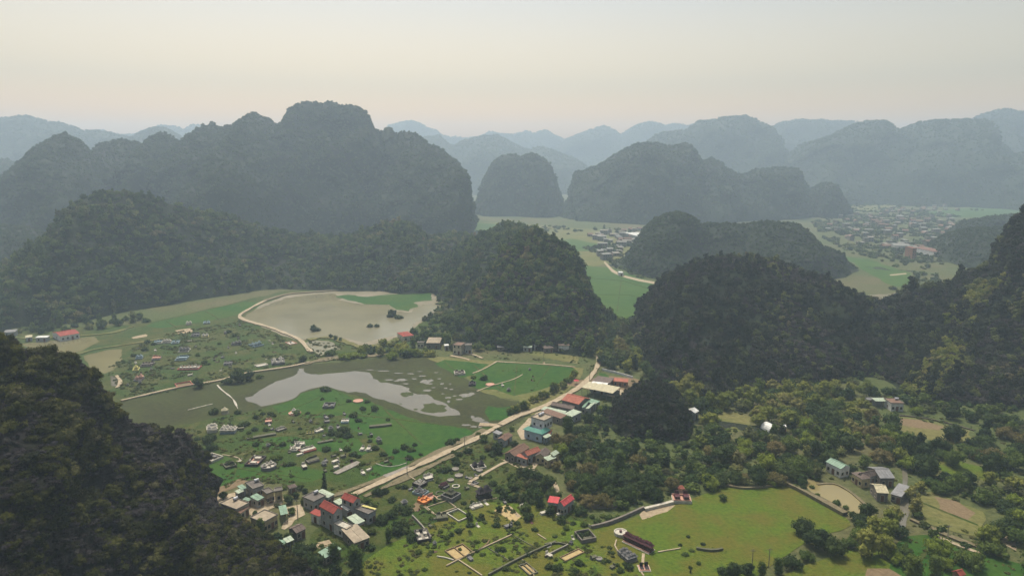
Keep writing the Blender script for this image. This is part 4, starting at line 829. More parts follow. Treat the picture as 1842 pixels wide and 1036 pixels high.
# ------------------------------------------------------------------ far villages seen through the haze: every house is a house
def inpoly(x, y, P):
    r = False; j = len(P)-1
    for i in range(len(P)):
        if (P[i][1] > y) != (P[j][1] > y) and x < (P[j][0]-P[i][0])*(y-P[i][1])/(P[j][1]-P[i][1]) + P[i][0]: r = not r
        j = i
    return r
FARKIND = [('pale tin', flat('faded_tin', (.20, .20, .18))), ('red tiled', flat('faded_tile', (.16, .09, .068))), ('brown tiled', TILEBROWN), ('grey', CONC)]
PROTO = {}
def far_house(c, L, w, h, k, where, rz, spot=''):
    key = (k, round(L/4), round(h/2))
    if key not in PROTO:
        a, bb = L/2, w/2; wl_ = MB().box(-a, a, -bb, bb, 0, h); rf = MB()
        if k in (1, 2): rf.hull([(-a-.4, -bb-.4, h+.01), (a+.4, -bb-.4, h+.01), (a+.4, bb+.4, h+.01), (-a-.4, bb+.4, h+.01)], [(-a-.4, -.1, h+1.9), (a+.4, -.1, h+1.9), (a+.4, .1, h+1.9), (-a-.4, .1, h+1.9)])
        else: rf.hull([(-a-.4, -bb-.4, h+.01), (a+.4, -bb-.4, h+.01), (a+.4, bb+.4, h+.01), (-a-.4, bb+.4, h+.01)], [(-a-.4, -bb-.4, h+.15), (a+.4, -bb-.4, h+.15), (a+.4, bb+.4, h+.9), (-a-.4, bb+.4, h+.9)])
        n = max(2, int(L/3)); wd = MB()
        for i in range(n):
            x = -a + L*(i+.5)/n
            for z in ([1.0] if h < 5 else [1.0, h-2.2]): wd.box(x-.5, x+.5, -bb-.03, -bb-.005, z, z+1.2)
        PROTO[key] = (mesh('wall', wl_.V, wl_.F, (flat('faded_wall', (.22, .20, .16)), GREYW, CONC)[k % 3]), mesh('roof', rf.V, rf.F, FARKIND[k][1]), mesh('window_row', wd.V, wd.F, DARKGAP))
    t = empty('village_house', c, rz); m = PROTO[key]
    link('wall', m[0], t); link('roof', m[1], t); q = link('windows', m[2], t); q['kind'] = 'stuff'
    tag(t, '%s %s roofed house, %s of %s' % ('two-storey' if h > 5 else 'small' if L < 9 else 'long low', FARKIND[k][0], spot, where), 'house', 'houses of %s' % where)
rnd = random.Random(5); taken = []
for where, poly, n, gap in (('the hazy far village', [(1470,402),(1510,385),(1560,382),(1640,385),(1712,392),(1722,410),(1700,440),(1640,455),(1560,445),(1500,425)], 105, 18),
                            ('the hamlet past the rice field', [(1095,418),(1150,412),(1168,418),(1150,432),(1120,452),(1095,470),(1078,462),(1085,440),(1055,425)], 46, 13),
                            ('the farthest hamlet', [(1580,372),(1640,376),(1700,372),(1740,378),(1700,384),(1600,382)], 20, 22)):
    tries = 0; c_ = 0
    while c_ < n and tries < 6000:
        tries += 1; x = rnd.uniform(min(p[0] for p in poly), max(p[0] for p in poly)); y = rnd.uniform(min(p[1] for p in poly), max(p[1] for p in poly))
        if not inpoly(x, y, poly): continue
        g0 = gp(x, y)
        if any((g0.x-a)**2 + (g0.y-b)**2 < gap*gap for a, b in taken): continue
        taken.append((g0.x, g0.y)); far_house(g0, rnd.choice((7, 8, 10, 12)), rnd.uniform(5, 7.5), rnd.choice((3.4, 3.4, 6.4)), rnd.choice((0, 0, 0, 1, 2, 2, 3, 3)), where, rnd.choice((0, .3, -.2, 1.5)) + rnd.uniform(-.15, .15), '%s %s' % (('near', 'middle', 'far')[min(2, int(3*(max(p[1] for p in poly)-y)/(1e-6+max(p[1] for p in poly)-min(p[1] for p in poly))))], ('left end', 'left part', 'centre', 'right part', 'right end')[min(4, int(5*(x-min(p[0] for p in poly))/(max(p[0] for p in poly)-min(p[0] for p in poly))))])); c_ += 1
H('hall', 'bright white roofed hall standing out in the hazy far village', (1608,442), (1640,443), (1609,437), ZI, 5.0, 'gable', FARKIND[0][1], GREYW, rise=1.5, front=4, side=1, land='the bright far hall', boxed=False)
H('hall', 'wide red roofed hall at the front edge of the hazy far village', (1680,453), (1705,453), (1682,444), ZI, 6.0, 'hip', FARKIND[1][1], WHITEW, rise=2, front=4, side=1, boxed=False)
H('tower_house', 'tall narrow reddish house in the hazy far village', (1642,447), (1650,447), (1642,444), ZI, 12.0, 'flat', TILEPINK, BRICKW, front=2, side=1, storeys=3, boxed=False)
H('long_shed', 'long white roofed shed behind the small hamlet past the rice field', (1148,425), (1172,424), (1148,419), ZI, 5.0, 'sheet', TINWHITE, GREYW, rise=1, front=4, side=1, boxed=False)
# ------------------------------------------------------------------ roads, lanes, yards
def strip_pts(pts, w, Z=ZI):
    """a band w metres wide along a traced centre line (world xy)"""
    P = [gp(*Z(*p)) for p in pts]; Q = []
    for i in range(len(P)-1):
        L = (P[i+1]-P[i]).length; n = max(1, int(L/3))
        Q += [P[i].lerp(P[i+1], j/n) for j in range(n)]
    Q.append(P[-1])
    for _ in range(3): Q = [Q[0]] + [(Q[i-1] + Q[i]*2 + Q[i+1])/4 for i in range(1, len(Q)-1)] + [Q[-1]]
    return Q
def road(name, pts, w, m, Z=ZI, z=None, thick=.12, kind='structure', rough=.34, label=None, cat=None):
    Q = strip_pts(pts, w, Z); V, F = [], []
    z = z or .35
    for i, p in enumerate(Q):
        d = (Q[min(i+1, len(Q)-1)] - Q[max(i-1, 0)]).normalized(); n = Vector((-d.y, d.x, 0))
        e = 1 + rough*float(fbm(p.x/6, p.y/6, s=3, o=3)); a, b = p - n*w/2*e, p + n*w/2*e
        V += [(a.x, a.y, 0), (a.x, a.y, z), (b.x, b.y, z), (b.x, b.y, 0)]
    for i in range(len(Q)-1):
        k = 4*i
        for j in range(3): F.append((k+j, k+4+j, k+5+j, k+1+j))
    me = mesh(name, V, F, m); bm = bmesh.new(); bm.from_mesh(me); bmesh.ops.recalc_face_normals(bm, faces=bm.faces); bm.to_mesh(me); bm.free()
    # make sure the top looks up
    o = link(name, me); tag(o, label, cat, kind=kind); return o
road('road', [(632,893),(648,885),(700,862),(760,835),(800,816),(840,798),(872,782),(900,765)], 2.5, M_ROAD, z=.5)
road('road', [(898,766),(930,748),(965,738),(1000,722),(1030,705),(1050,692),(1066,674),(1074,662),(1078,650),(1076,640)], 2.8, M_ROAD, z=.5)
road('verge', [(600,893),(645,877),(700,855),(760,828),(800,808),(840,790),(872,773)], 2.6, M_BANK, z=.38, rough=.6)
road('verge', [(655,894),(700,874),(760,846),(800,827),(845,806)], 2.5, M_BANK, z=.4, rough=.6)
road('slab_path', [(692,858),(715,851),(735,841)], 3.2, CONC, z=.42)
road('slab_path', [(603,853),(625,842),(646,832)], 3.0, CONC, z=.42, rough=.4)
road('road', [(900,765),(885,768),(872,762),(862,764)], 3, M_DIRT, z=.3)
road('lake_road', [(478,541),(460,550),(432,566),(430,571),(440,577),(462,583),(490,591),(515,601),(535,609),(545,617),(553,628),(560,634)], 2.6, M_ROAD, z=.6)
road('lake_road', [(478,541),(500,534),(520,529),(560,526),(620,522),(700,519),(770,515)], 4.0, M_BANK, z=.7)
road('lane', [(185,545),(300,540)], 3, M_BANK, z=.2) if 0 else None
road('causeway', [(218,722),(260,712),(310,700),(360,691),(395,686),(440,672),(500,664),(548,656),(556,652)], 1.8, M_ROAD, z=.7)
road('embankment', [(555,612),(575,607),(600,608),(625,617),(650,626),(690,622),(720,608)], 5, M_OLIVE, z=.5, rough=.8)
road('embankment', [(545,655),(600,644),(660,640),(720,636)], 5, M_BANK, z=.4, rough=.8)
road('field_bank', [(0,605),(60,610),(150,604),(200,600),(240,588)], 3, M_OLIVE, z=.4, rough=.6)
road('field_bank', [(130,640),(170,628),(230,620),(300,608)], 3, M_OLIVE, z=.4, rough=.6)
road('white_track', [(391,693),(398,702),(410,710),(420,718),(428,736)], .55, WHITES, z=.3, rough=.8)
road('white_track', [(338,738),(360,731),(382,727)], .35, WHITES, z=.3, rough=.8)
road('pond_dyke', [(209,676),(217,685),(219,692),(210,698)], 1.6, M_ROAD, z=.4)
road('field_path', [(893,651),(960,655),(1000,657),(1035,661)], 1.0, M_ROAD, z=.4)
road('field_path', [(893,651),(870,665),(850,672)], .8, M_ROAD, z=.35)
road('field_path', [(858,704),(868,700),(880,695),(925,683),(940,674)], .6, M_ROAD, z=.3)
road('field_path', [(978,652),(979,655)], 1.0, M_ROAD, z=.35)
road('hill_path', [(818,633),(850,637),(868,645)], 1.5, M_ROAD, z=.4)
road('hill_path', [(810,640),(835,644),(845,648)], 2.0, M_DIRT, z=.3)
road('yard_wall_path', [(1036,665),(1060,670),(1095,675),(1140,680),(1165,692)], .8, M_ROAD, z=.4) if 0 else None
road('lane', [(1003,888),(1010,880),(1000,868),(985,858)], 1.8, M_ROAD, z=.3)
road('lane', [(845,868),(860,858),(880,848),(905,833),(915,827),(922,828),(935,833)], 1.3, M_ROAD, z=.4)
road('lane', [(842,870),(856,875),(868,880)], 1.0, M_ROAD, z=.4)
road('lane', [(1000,908),(990,900),(984,890),(975,880),(965,873)], 1.8, M_ROAD, z=.35) if 0 else None
road('tomb_path', ZP and [(400,818),(424,819),(439,828),(431,832),(425,830)], .6, M_ROAD, z=.3)
road('lane', [(1676,963),(1700,972),(1730,984),(1765,997)], 1.4, M_ROAD, z=.35)
road('lane', [(1790,975),(1795,962),(1808,953),(1815,945)], 1.0, M_ROAD, z=.3)
road('field_edge', [(1598,747),(1650,750),(1700,760),(1752,775)], .6, M_BARK, z=.5)
road('bank', [(1412,872),(1450,890),(1490,910),(1520,928)], 1.6, M_BANK, z=1.3, rough=.5)
road('bank', [(1300,872),(1330,882),(1375,878),(1420,868)], 1.2, M_BANK, z=.8, rough=.5)
road('bank', [(1470,872),(1500,866),(1535,888),(1556,908)], .8, M_BANK, z=.4)
road('bank', [(1638,935),(1680,955),(1720,972),(1760,985)], 1.5, M_BANK, z=.6, rough=.6)
# yards
region('yard', [(378,900),(390,893),(425,885),(430,905),(470,905),(500,890),(512,898),(480,912),(455,922),(440,930),(410,915)], M_ROAD, .8)
region('yard', [(446,918),(506,900),(509,906),(452,927)], M_ROAD, .5)
region('yard', [(514,912),(542,906),(549,925),(530,935),(512,952),(506,950),(522,930)], M_ROAD, .6)
region('field', [(366,892),(382,880),(432,860),(448,866),(420,878),(384,893)], M_EARTH, 1)
region('yard', [(568,982),(572,975),(592,970),(598,978),(580,990)], M_DIRT, .5)
region('yard', [(930,775),(938,765),(950,752),(958,748),(965,742),(975,738),(958,752),(946,790),(938,790)], M_ROAD, .4)
region('yard', [(930,842),(962,838),(960,850),(956,850)], M_ROAD, .3)
region('yard', [(902,826),(935,830),(970,832),(962,842),(935,842)], M_ROAD, .4)
region('yard', [(1010,690),(1040,696),(1100,712),(1130,708),(1165,690),(1140,680),(1100,676),(1070,680)], M_EARTH, 1)
region('yard', [(1060,705),(1110,715),(1125,705),(1118,700)], M_ROAD, .5)
region('garden', [(1077,670),(1090,672),(1100,682),(1078,682)], M_RICE, .5)
region('sandy_patch', [(888,918),(913,906),(938,928),(924,940)], M_SAND, .6)
region('sandy_patch', [(913,906),(938,928),(930,930)], M_DIRT, .4)
region('bare_patch', [(1155,934),(1200,920),(1215,908),(1160,915),(1150,925)], M_DIRT, .6)
region('bare_patch', [(738,875),(755,870),(768,876),(752,890)], M_EARTH, .6) if 0 else None
region('ploughed_plot', [(735,915),(748,903),(762,905),(768,912),(745,920)], M_EARTH, .6)

# ------------------------------------------------------------------ graves
TOMBS = {}
def tomb_mesh(k, m1):
    key = (k, m1.name)
    if key in TOMBS: return TOMBS[key]
    b = MB()
    if k == 0:    # stepped box tomb with a small curved-up roof slab
        b.box(-.8, .8, -1.3, 1.3, 0, .3).box(-.6, .6, -1.1, 1.1, .3, .85).box(-.75, .75, -1.25, 1.25, .85, .98)
        b.hull([(-.7, 1.0, .98), (.7, 1.0, .98), (.7, 1.2, .98), (-.7, 1.2, .98)], [(-.5, 1.0, 1.8), (.5, 1.0, 1.8), (.5, 1.2, 1.8), (-.5, 1.2, 1.8)])
    elif k == 1:  # house-shaped tomb: base, pillars and two-tier roof
        b.box(-.9, .9, -.9, .9, 0, .4)
        for sx in (-.6, .6):
            for sy in (-.6, .6): b.box(sx-.1, sx+.1, sy-.1, sy+.1, .4, 1.5)
        b.box(-.45, .45, -.45, .45, .4, 1.2)
        b.hull([(-1.05, -1.05, 1.5), (1.05, -1.05, 1.5), (1.05, 1.05, 1.5), (-1.05, 1.05, 1.5)], [(-.35, -.35, 2.1), (.35, -.35, 2.1), (.35, .35, 2.1), (-.35, .35, 2.1)])
        b.hull([(-.55, -.55, 2.25), (.55, -.55, 2.25), (.55, .55, 2.25), (-.55, .55, 2.25)], [(-.08, -.08, 2.7), (.08, -.08, 2.7), (.08, .08, 2.7), (-.08, .08, 2.7)]).box(-.3, .3, -.3, .3, 2.1, 2.25)
    elif k == 2:  # headstone behind a low slab
        b.box(-.55, .55, -1.0, .7, 0, .25).box(-.5, .5, .7, .85, 0, 1.3)
    TOMBS[key] = mesh('tomb', b.V, b.F, m1); return TOMBS[key]
def plot(name, label, A, B, C, Z, wallm=GREYS, wh=.6, floor=None, tombs=0, tm=WHITES, kind=0, rows=1, cat='grave plot', gate=None, th=.3, back=0, land=None, split=False, scale=1.0, plinth=0):
    ctr, rz, L, w = frame_from(A, B, C, wh*.6, Z); ctr.z = 0.06
    t = empty(name, ctr, rz); tag(t, label, cat, 'family graves' if tombs else 'walled plots')
    X, Y_ = L/2, w/2
    if plinth: MB().box(-X-.2, X+.2, -Y_-.2, Y_+.2, -.3, plinth).build('plinth', WHITES if floor in (PINKS,) else GREYS, t)
    p0 = plinth
    if floor: MB().box(-X, X, -Y_, Y_, p0-.2, p0+.1).build('floor', floor, t)
    if wh > 0:
        for (x0, x1, y0, y1) in ((-X, X, Y_-th, Y_), (-X, -X+th, -Y_+th, Y_-th), (X-th, X, -Y_+th, Y_-th)):
            MB().box(x0, x1, y0, y1, p0+.1 if floor else 0, p0+wh+(back if y0 > 0 and x1-x0 > th*2 else 0)).build('wall', wallm, t)
        if gate:
            g = L*.16
            for (x0, x1) in ((-X, -g), (g, X)): MB().box(x0, x1, -Y_, -Y_+th, p0+.1 if floor else 0, p0+wh).build('wall', wallm, t)
            for x in (-g, g): MB().box(x-.2, x+.2, -Y_-.05, -Y_+th+.05, p0+.1, p0+wh+.5).build('gate_post', wallm, t)
        else: MB().box(-X, X, -Y_, -Y_+th, p0+.1 if floor else 0, p0+wh).build('wall', wallm, t)
    if split: MB().box(-.15, .15, -Y_+th, Y_-th, 0, wh*.9).build('wall', wallm, t)
    n = 0
    for r in range(rows):
        for i in range(tombs//rows or (1 if tombs else 0)):
            x = -X + L*(i+.5)/max(1, tombs//rows); y = -Y_ + w*(r+.5)/rows
            o = link('tomb', tomb_mesh(kind, tm), t); o.location = (x, y, p0+.1); s = scale*random.uniform(.85, 1.1); o.scale = (s, s, s)
    LAND.append((ctr.x, ctr.y, land or 'the ' + label)) if land else None
    note(t, ctr, L, w, 1.2, label); return t
def ring(name, label, cx, cy, rpx, Z, m, h=.5, inner=None, fill=None, cat='ring grave', tombs=0, tm=WHITES, land=None):
    p = Z(cx, cy); c = gp(*p); s = (dp(*p, c.y)[1]) ; d = proj(c)[2]; r = rpx*d/FPX
    t = empty(name, (c.x, c.y, .06)); tag(t, label, cat, 'round graves')
    if fill: MB().disc(0, 0, r-.02, -.2, h*.8 if fill is not M_MEADOW else .1, 24).build('floor', fill, t)
    MB().ring(0, 0, max(r-.35, r*.6), r, -.2, h, 24).build('rim', m, t)
    if inner: MB().disc(0, 0, r*.2, h*.8, h+.35, 12).build('hub', inner, t)
    for i in range(tombs):
        o = link('tomb', tomb_mesh(i % 2, tm), t); a = 6.28*i/tombs; o.location = (r*.5*math.cos(a), r*.5*math.sin(a), h*.3); o.scale = (.8,)*3
    if land: LAND.append((c.x, c.y, land))
    note(t, c, 2*r, 2*r, h, label); return t
P_ = plot
P_('earth_plot', 'sunken earth plot split in two, brown and gravelly, in the lower graveyard', (740,887), (915,815), (620,800), ZG, M_EARTH, .45, M_SAND, split=True, land='the split earth plot')
P_('walled_lawn', 'empty lawn square with a white coping wall', (765,518), (880,470), (660,435), ZG, WHITES, .55, None, land='the white-walled lawn square', cat='walled lawn')
P_('walled_lawn', 'larger lawn square with a low tan wall behind the white-walled one', (545,455), (750,385), (445,385), ZG, M_ROAD, .35, None, cat='walled lawn')
P_('grave_plot', 'small dark walled tomb at the left corner of the white-walled lawn', (560,500), (665,488), (550,452), ZG, MOSS, 1.0, GREYS, 2, MOSS)
P_('grave_plot', 'bright orange tiled grave platform', (430,350), (512,312), (385,312), ZG, ORANGES, .9, ORANGES, 4, ORANGES, 0, 2, land='the bright orange grave', scale=.8)
P_('grave_plot', 'cream pink grave slab touching the bright orange grave', (510,312), (562,290), (460,272), ZG, PINKS, .5, WHITES, 3, PINKS, 2)
P_('grave_plot', 'dark ornate double tomb with white edges near the road', (400,190), (472,152), (345,150), ZG, BLACKS, 1.2, GREYS, 4, WHITES, 1, 2, scale=.7, land='the dark ornate tomb near the road')
P_('grave_plot', 'blue-grey tomb group with white trims in front of the dark ornate tomb', (430,275), (487,235), (365,215), ZG, BLUES, .9, GREYS, 4, GREYS, 1, 2, scale=.75)
P_('grave_plot', 'pinkish grey tomb cluster left of the two pale discs', (630,203), (682,176), (600,165), ZG, GREYS, .8, PINKS, 3, MAROON, 1, scale=.7)
P_('grave_plot', 'mossy stone chamber tomb behind the tan-walled lawn', (700,320), (790,265), (640,255), ZG, GREYS, 1.6, MOSS, 1, MOSS, 1, scale=1.3)
P_('grave_plot', 'row of white tombs on a pale platform left of the sandy triangle', (895,405), (1005,368), (880,375), ZG, WHITES, .5, GREYS, 4, WHITES, 0, scale=.7, land='the row of white tombs')
P_('grave_plot', 'black pagoda-like tomb in the middle of the lower graveyard', (975,312), (1085,282), (952,262), ZG, BLACKS, .9, BLACKS, 2, BLACKS, 1, scale=1.7, land='the black pagoda tomb')
P_('grave_plot', 'white rubble floored plot inside dark walls, left in the lower graveyard', (375,712), (505,690), (325,612), ZG, BLACKS, 1.2, CONC, 4, WHITES, 0, 2, land='the rubble floored plot', scale=.7)
P_('grave_plot', 'grey plot with white coping beside the lane junction', (1450,950), (1585,925), (1430,900), ZQ, WHITES, .8, GREYS, 2, BLACKS, 1, land='the white coped plot by the lane')
P_('grave_plot', 'little grey plot in the elbow of the tan lane', (910,178), (962,152), (885,160), ZG, GREYS, .5, MOSS, 1, GREYS, 2)
P_('earth_plot', 'sunken tan earth plot split in two at the bottom edge', (1440,1032), (1522,1000), (1312,945), ZG, MOSS, .5, M_SAND, split=True)
P_('grave_platform', 'pink paved grave platform with a small shrine at the edge of the wide meadow', (1222,338), (1392,345), (1215,286), ZK, PINKS, .35, PINKS, 2, MAROON, 0, cat='grave platform', back=.3, land='the pink platform with the shrine', plinth=.9, scale=1.3)
P_('grave_platform', 'long pink strip with a row of dark maroon tombs', (985,826), (740,710), (1078,806), ZK, PINKS, .2, PINKS, 8, MAROON, 1, cat='grave platform', land='the long strip of maroon tombs', plinth=.3, scale=1.0)
P_('grave_platform', 'small pink platform with two dark tombs below the maroon strip', (905,992), (1003,990), (893,940), ZK, PINKS, .2, PINKS, 2, BLACKS, 2, cat='grave platform', land='the small pink platform', plinth=.3)
P_('planted_plot', 'dark walled plot overgrown with bushes left of the white round platform', (350,710), (492,682), (268,625), ZK, STONEW, 1.3, MOSS, land='the overgrown dark-walled plot', cat='walled plot')
P_('grave_plot', 'dark grey tomb complex with many small stones below the white round platform', (800,905), (880,880), (655,822), ZK, GREYS, .9, GREYS, 9, GREYS, 1, 3, land='the dark grey tomb complex', scale=.8)
P_('earth_plot', 'tan rectangular earth plot right of the long hedge at the bottom', (195,897), (380,808), (138,858), ZK, M_EARTH, .35, M_SAND, land='the tan rectangular earth plot')
P_('grave_plot', 'long white-walled tomb yard with a gate and curved path in the left field', (200,885), (358,815), (120,830), ZP, WHITES, 1.0, WHITES, 2, GREYS, 0, gate=None, land='the long white tomb yard')
P_('grave_plot', 'dark walled yard with a pink floor right of the long white one', (710,905), (802,812), (630,845), ZP, BLACKS, 1.0, PINKS, 2, WHITES, 0, land='the pink floored tomb yard')
P_('grave_plot', 'pale whitish stone tomb in the middle of the left field', (1115,755), (1200,665), (1060,735), ZP, WHITES, .9, GREYS, 6, WHITES, 0, 3, scale=.9, land='the pale whitish tomb')
P_('grave_plot', 'brick-coloured plot with white tombs, right of the pale whitish tomb', (1175,780), (1322,738), (1165,742), ZP, REDSTONE, .7, MOSS, 5, WHITES, 0, scale=.8)
P_('grave_plot', 'brown stone plot just below the brick-coloured one', (1235,882), (1352,850), (1215,848), ZP, STONEW, .9, M_EARTH, 4, MOSS, 0, scale=.9)
P_('grave_plot', 'tiny dark tomb with a white top left of the brown stone plot', (1180,940), (1225,930), (1180,905), ZP, BLACKS, .9, WHITES, 1, WHITES, 0)
P_('grave_plot', 'dark low tomb row with white caps near the top of the left field', (920,552), (1015,522), (900,532), ZP, STONEW, .7, MOSS, 4, WHITES, 2)
P_('grave_plot', 'dark square walled plot on the green tongue by the open water', (1382,306), (1500,302), (1372,262), ZP, GREYS, 1.1, MOSS, 2, GREYS, 0, land='the dark square plot on the tongue')
P_('grave_plot', 'white tomb row right of centre in the left field', (1320,568), (1392,545), (1310,552), ZP, WHITES, .5, WHITES, 3, WHITES, 0, scale=.8)
P_('grave_plot', 'yellowish low tomb left of the white tomb row', (1210,580), (1300,572), (1205,565), ZP, MOSS, .4, MOSS, 3, YELLOWS, 2, scale=.7)
P_('grave_plot', 'big pale grey family tomb behind the dark tree in the left field', (200,560), (290,545), (180,515), ZP, WHITES, 1.4, GREYS, 6, WHITES, 1, 2, land='the big pale family tomb')
P_('grave_plot', 'blue-white tomb row right of the big pale family tomb', (320,575), (470,570), (315,535), ZP, BLUES, .7, GREYS, 8, WHITES, 1, 2)
P_('grave_plot', 'low dark tomb with pink top in the upper left field', (785,470), (852,465), (782,438), ZP, BLACKS, .8, PINKS, 2, PINKS, 0)
P_('grave_plot', 'mossy hedge-walled plot below the long white tomb yard', (380,935), (495,905), (365,890), ZP, MOSS, .9, MOSS, 2, MOSS, 2)
P_('grave_plot', 'blue and white small tomb in the middle of the green field', (75,465), (152,462), (72,428), ZQ, BLUES, .8, GREYS, 3, WHITES, 0, scale=.8, land='the blue and white tomb')
P_('grave_plot', 'two white slab tombs side by side in the green field', (265,748), (392,752), (265,738), ZQ, WHITES, .3, None, 2, WHITES, 0)
P_('grave_plot', 'white mound tomb on the small bright field beyond the lily pads', (1505,772), (1583,768), (1508,750), ZM, WHITES, 1.0, STONEW, 2, STONEW, 0, land='the white mound tomb')
P_('grave_plot', 'dark small tomb in the bright field beyond the lily pads', (1605,848), (1655,848), (1605,825), ZM, BLACKS, .9, BLACKS, 1, BLACKS, 0)
P_('grave_plot', 'dark tomb with pale cap in the overgrown field left of the pole', (455,130), (525,110), (450,100), ZG, STONEW, .8, GREYS, 2, WHITES, 0)
for i, (x, y, w, d_, wm_, tm_, n_, lab) in enumerate([
    (1250,672,80,26,BLUES,BLUES,4,'pale blue tomb with a white edge in the upper graveyard'), (1275,612,75,20,WHITES,GREYS,3,'white and grey tomb just above the pale blue one'),
    (1095,552,60,18,WHITES,BLUES,3,'white tomb row at the far left of the upper graveyard'), (1160,548,60,14,WHITES,WHITES,3,'second white tomb of the far row in the upper graveyard'), (1225,552,55,20,BLUES,BLUES,2,'blue-roofed tomb ending the far row in the upper graveyard'),
    (968,662,50,14,BLUES,BLUES,2,'small bright blue tomb near the left ponds'), (1000,715,85,24,STONEW,STONEW,4,'dark fenced plot near the left ponds'), (948,745,44,18,YELLOWS,YELLOWS,1,'little yellow tomb near the left ponds'),
    (1455,408,50,12,BLUES,BLUES,2,'blue tomb near the green strip'), (1335,415,40,8,WHITES,WHITES,2,'white tomb near the green strip'), (1365,500,60,16,GREYS,GREYS,3,'grey tomb pair in the upper graveyard middle'), (1445,508,50,10,YELLOWS,WHITES,2,'yellowish tomb in the upper graveyard middle'),
    (1270,738,150,24,REDSTONE,WHITES,6,'red and white tomb row in the lower part of the upper graveyard'), (955,818,60,24,GREYS,PINKS,2,'pinkish grey tomb near the pond dyke'), (1600,705,60,18,GREYS,GREYS,3,'grey tomb left of the dark broad trees'),
    (1655,562,70,10,GREYS,GREYS,3,'grey tomb by the lake road'), (1085,668,60,18,GREYS,PINKS,3,'greyish pink tomb left of the pale blue one')]):
    P_('grave_plot', lab, (x, y), (x+w, y-4), (x-2, y-d_), ZL, wm_, .7, GREYS if i % 2 else MOSS, n_, tm_, i % 2)
P_('grave_plot', 'red-walled square plot beside the causeway', (1270,866), (1385,846), (1245,840), ZL, REDSTONE, .7, M_EARTH, 0, land='the red-walled plot by the causeway')
P_('grave_plot', 'blue tomb in the graveyard corner by the lake road', (70,575), (140,560), (70,550), ZM, BLUES, .8, GREYS, 3, BLUES, 1)
P_('grave_plot', 'pinkish white slab tomb beside the lake road', (325,558), (378,548), (312,538), ZM, PINKS, .5, WHITES, 1, WHITES, 2)
P_('grave_plot', 'cream slab platform beside the causeway', (92,718), (172,702), (90,700), ZM, WHITES, .5, WHITES, 0)
P_('grave_plot', 'dark roofed tomb right of the cream slab platform', (195,700), (290,690), (190,665), ZM, GREYS, 1.3, GREYS, 4, WHITES, 1, 2)
ring('round_platform', 'large white round platform with a brown centre at the head of the maroon tombs', 720, 640, 12, ZK, WHITES, 1.0, MAROON, WHITES, 'round platform', land='the white round platform')
ring('ring_grave', 'thin white ring wall on the grass between the tombs', 740, 188, 7.2, ZG, WHITES, .4, land='the thin white ring')
ring('ring_grave', 'upper of two olive ring hedges by the orange grave', 590, 255, 8.6, ZG, MOSS, .35)
ring('ring_grave', 'lower of two olive ring hedges by the orange grave, with a tan rim', 590, 300, 7.2, ZG, M_ROAD, .45)
for x, y, r, lab in ((768, 90, 7.6, 'pale grey disc grave, largest of the loose discs'), (735, 28, 6.6, 'grey disc grave close under the road'), (965, 40, 6.0, 'grey disc grave in front of the white coped plot'), (490, 88, 6.6, 'grey disc grave near the dark ornate tomb'), (690, 133, 6.2, 'tan disc grave between the tombs'), (878, 115, 4.0, 'tiny pale disc beside the tan lane')):
    ring('disc_grave', lab, x, y, r, ZG, CONC, .6, None, CONC)
ring('disc_grave', 'small stone disc right of the tan rectangular earth plot', 515, 880, 6.2, ZK, GREYS, .5, None, CONC)
ring('ring_grave', 'dark grey round tomb wall with white tombs inside', 826, 935, 13.5, ZP, GREYS, 1.3, None, CONC, tombs=5, land='the dark grey round tomb')
ring('disc_grave', 'salmon pink round platform with small tombs near the open water', 1095, 370, 11, ZP, PINKS, .6, None, PINKS, tombs=3, land='the salmon round platform with tombs')
ring('disc_grave', 'plain salmon pink disc on the green tongue by the open water', 255, 242, 9, ZQ, PINKS, .5, None, PINKS, land='the plain salmon disc')
ring('disc_grave', 'pale pink disc in the field beyond the lily pads', 1760, 847, 8, ZM, PINKS, .5, None, PINKS)
# shrine behind the pink platform
c0 = gp(*ZK(1290, 248)); t = empty('shrine', (c0.x, c0.y, .05)); tag(t, 'small red-roofed shrine behind the pink platform at the meadow edge', 'shrine')
MB().box(-.9, .9, -.7, .7, 0, .8).build('base', PINKS, t)
for sx in (-.6, .6):
    for sy in (-.45, .45): MB().box(sx-.1, sx+.1, sy-.1, sy+.1, .8, 2.0).build('pillar', PINKS, t)
MB().hull([(-1.2, -1, 2), (1.2, -1, 2), (1.2, 1, 2), (-1.2, 1, 2)], [(-.5, -.1, 2.8), (.5, -.1, 2.8), (.5, .1, 2.8), (-.5, .1, 2.8)]).build('roof', TILEPINK, t)
# stacked straw hut
c0 = gp(*ZP(372, 362)); t = empty('straw_stack', (c0.x, c0.y, .05)); tag(t, 'tan cone-shaped straw stack by the marsh edge', 'straw stack')
MB().hull([(1.7*math.cos(a*.628), 1.7*math.sin(a*.628), 0) for a in range(10)], [(1.3*math.cos(a*.628), 1.3*math.sin(a*.628), 1.5) for a in range(10)]).build('body', TANTIN, t)
MB().hull([(1.6*math.cos(a*.628), 1.6*math.sin(a*.628), 1.51) for a in range(10)], [(.1*math.cos(a*.628), .1*math.sin(a*.628), 2.9) for a in range(10)]).build('top', TANTIN, t)
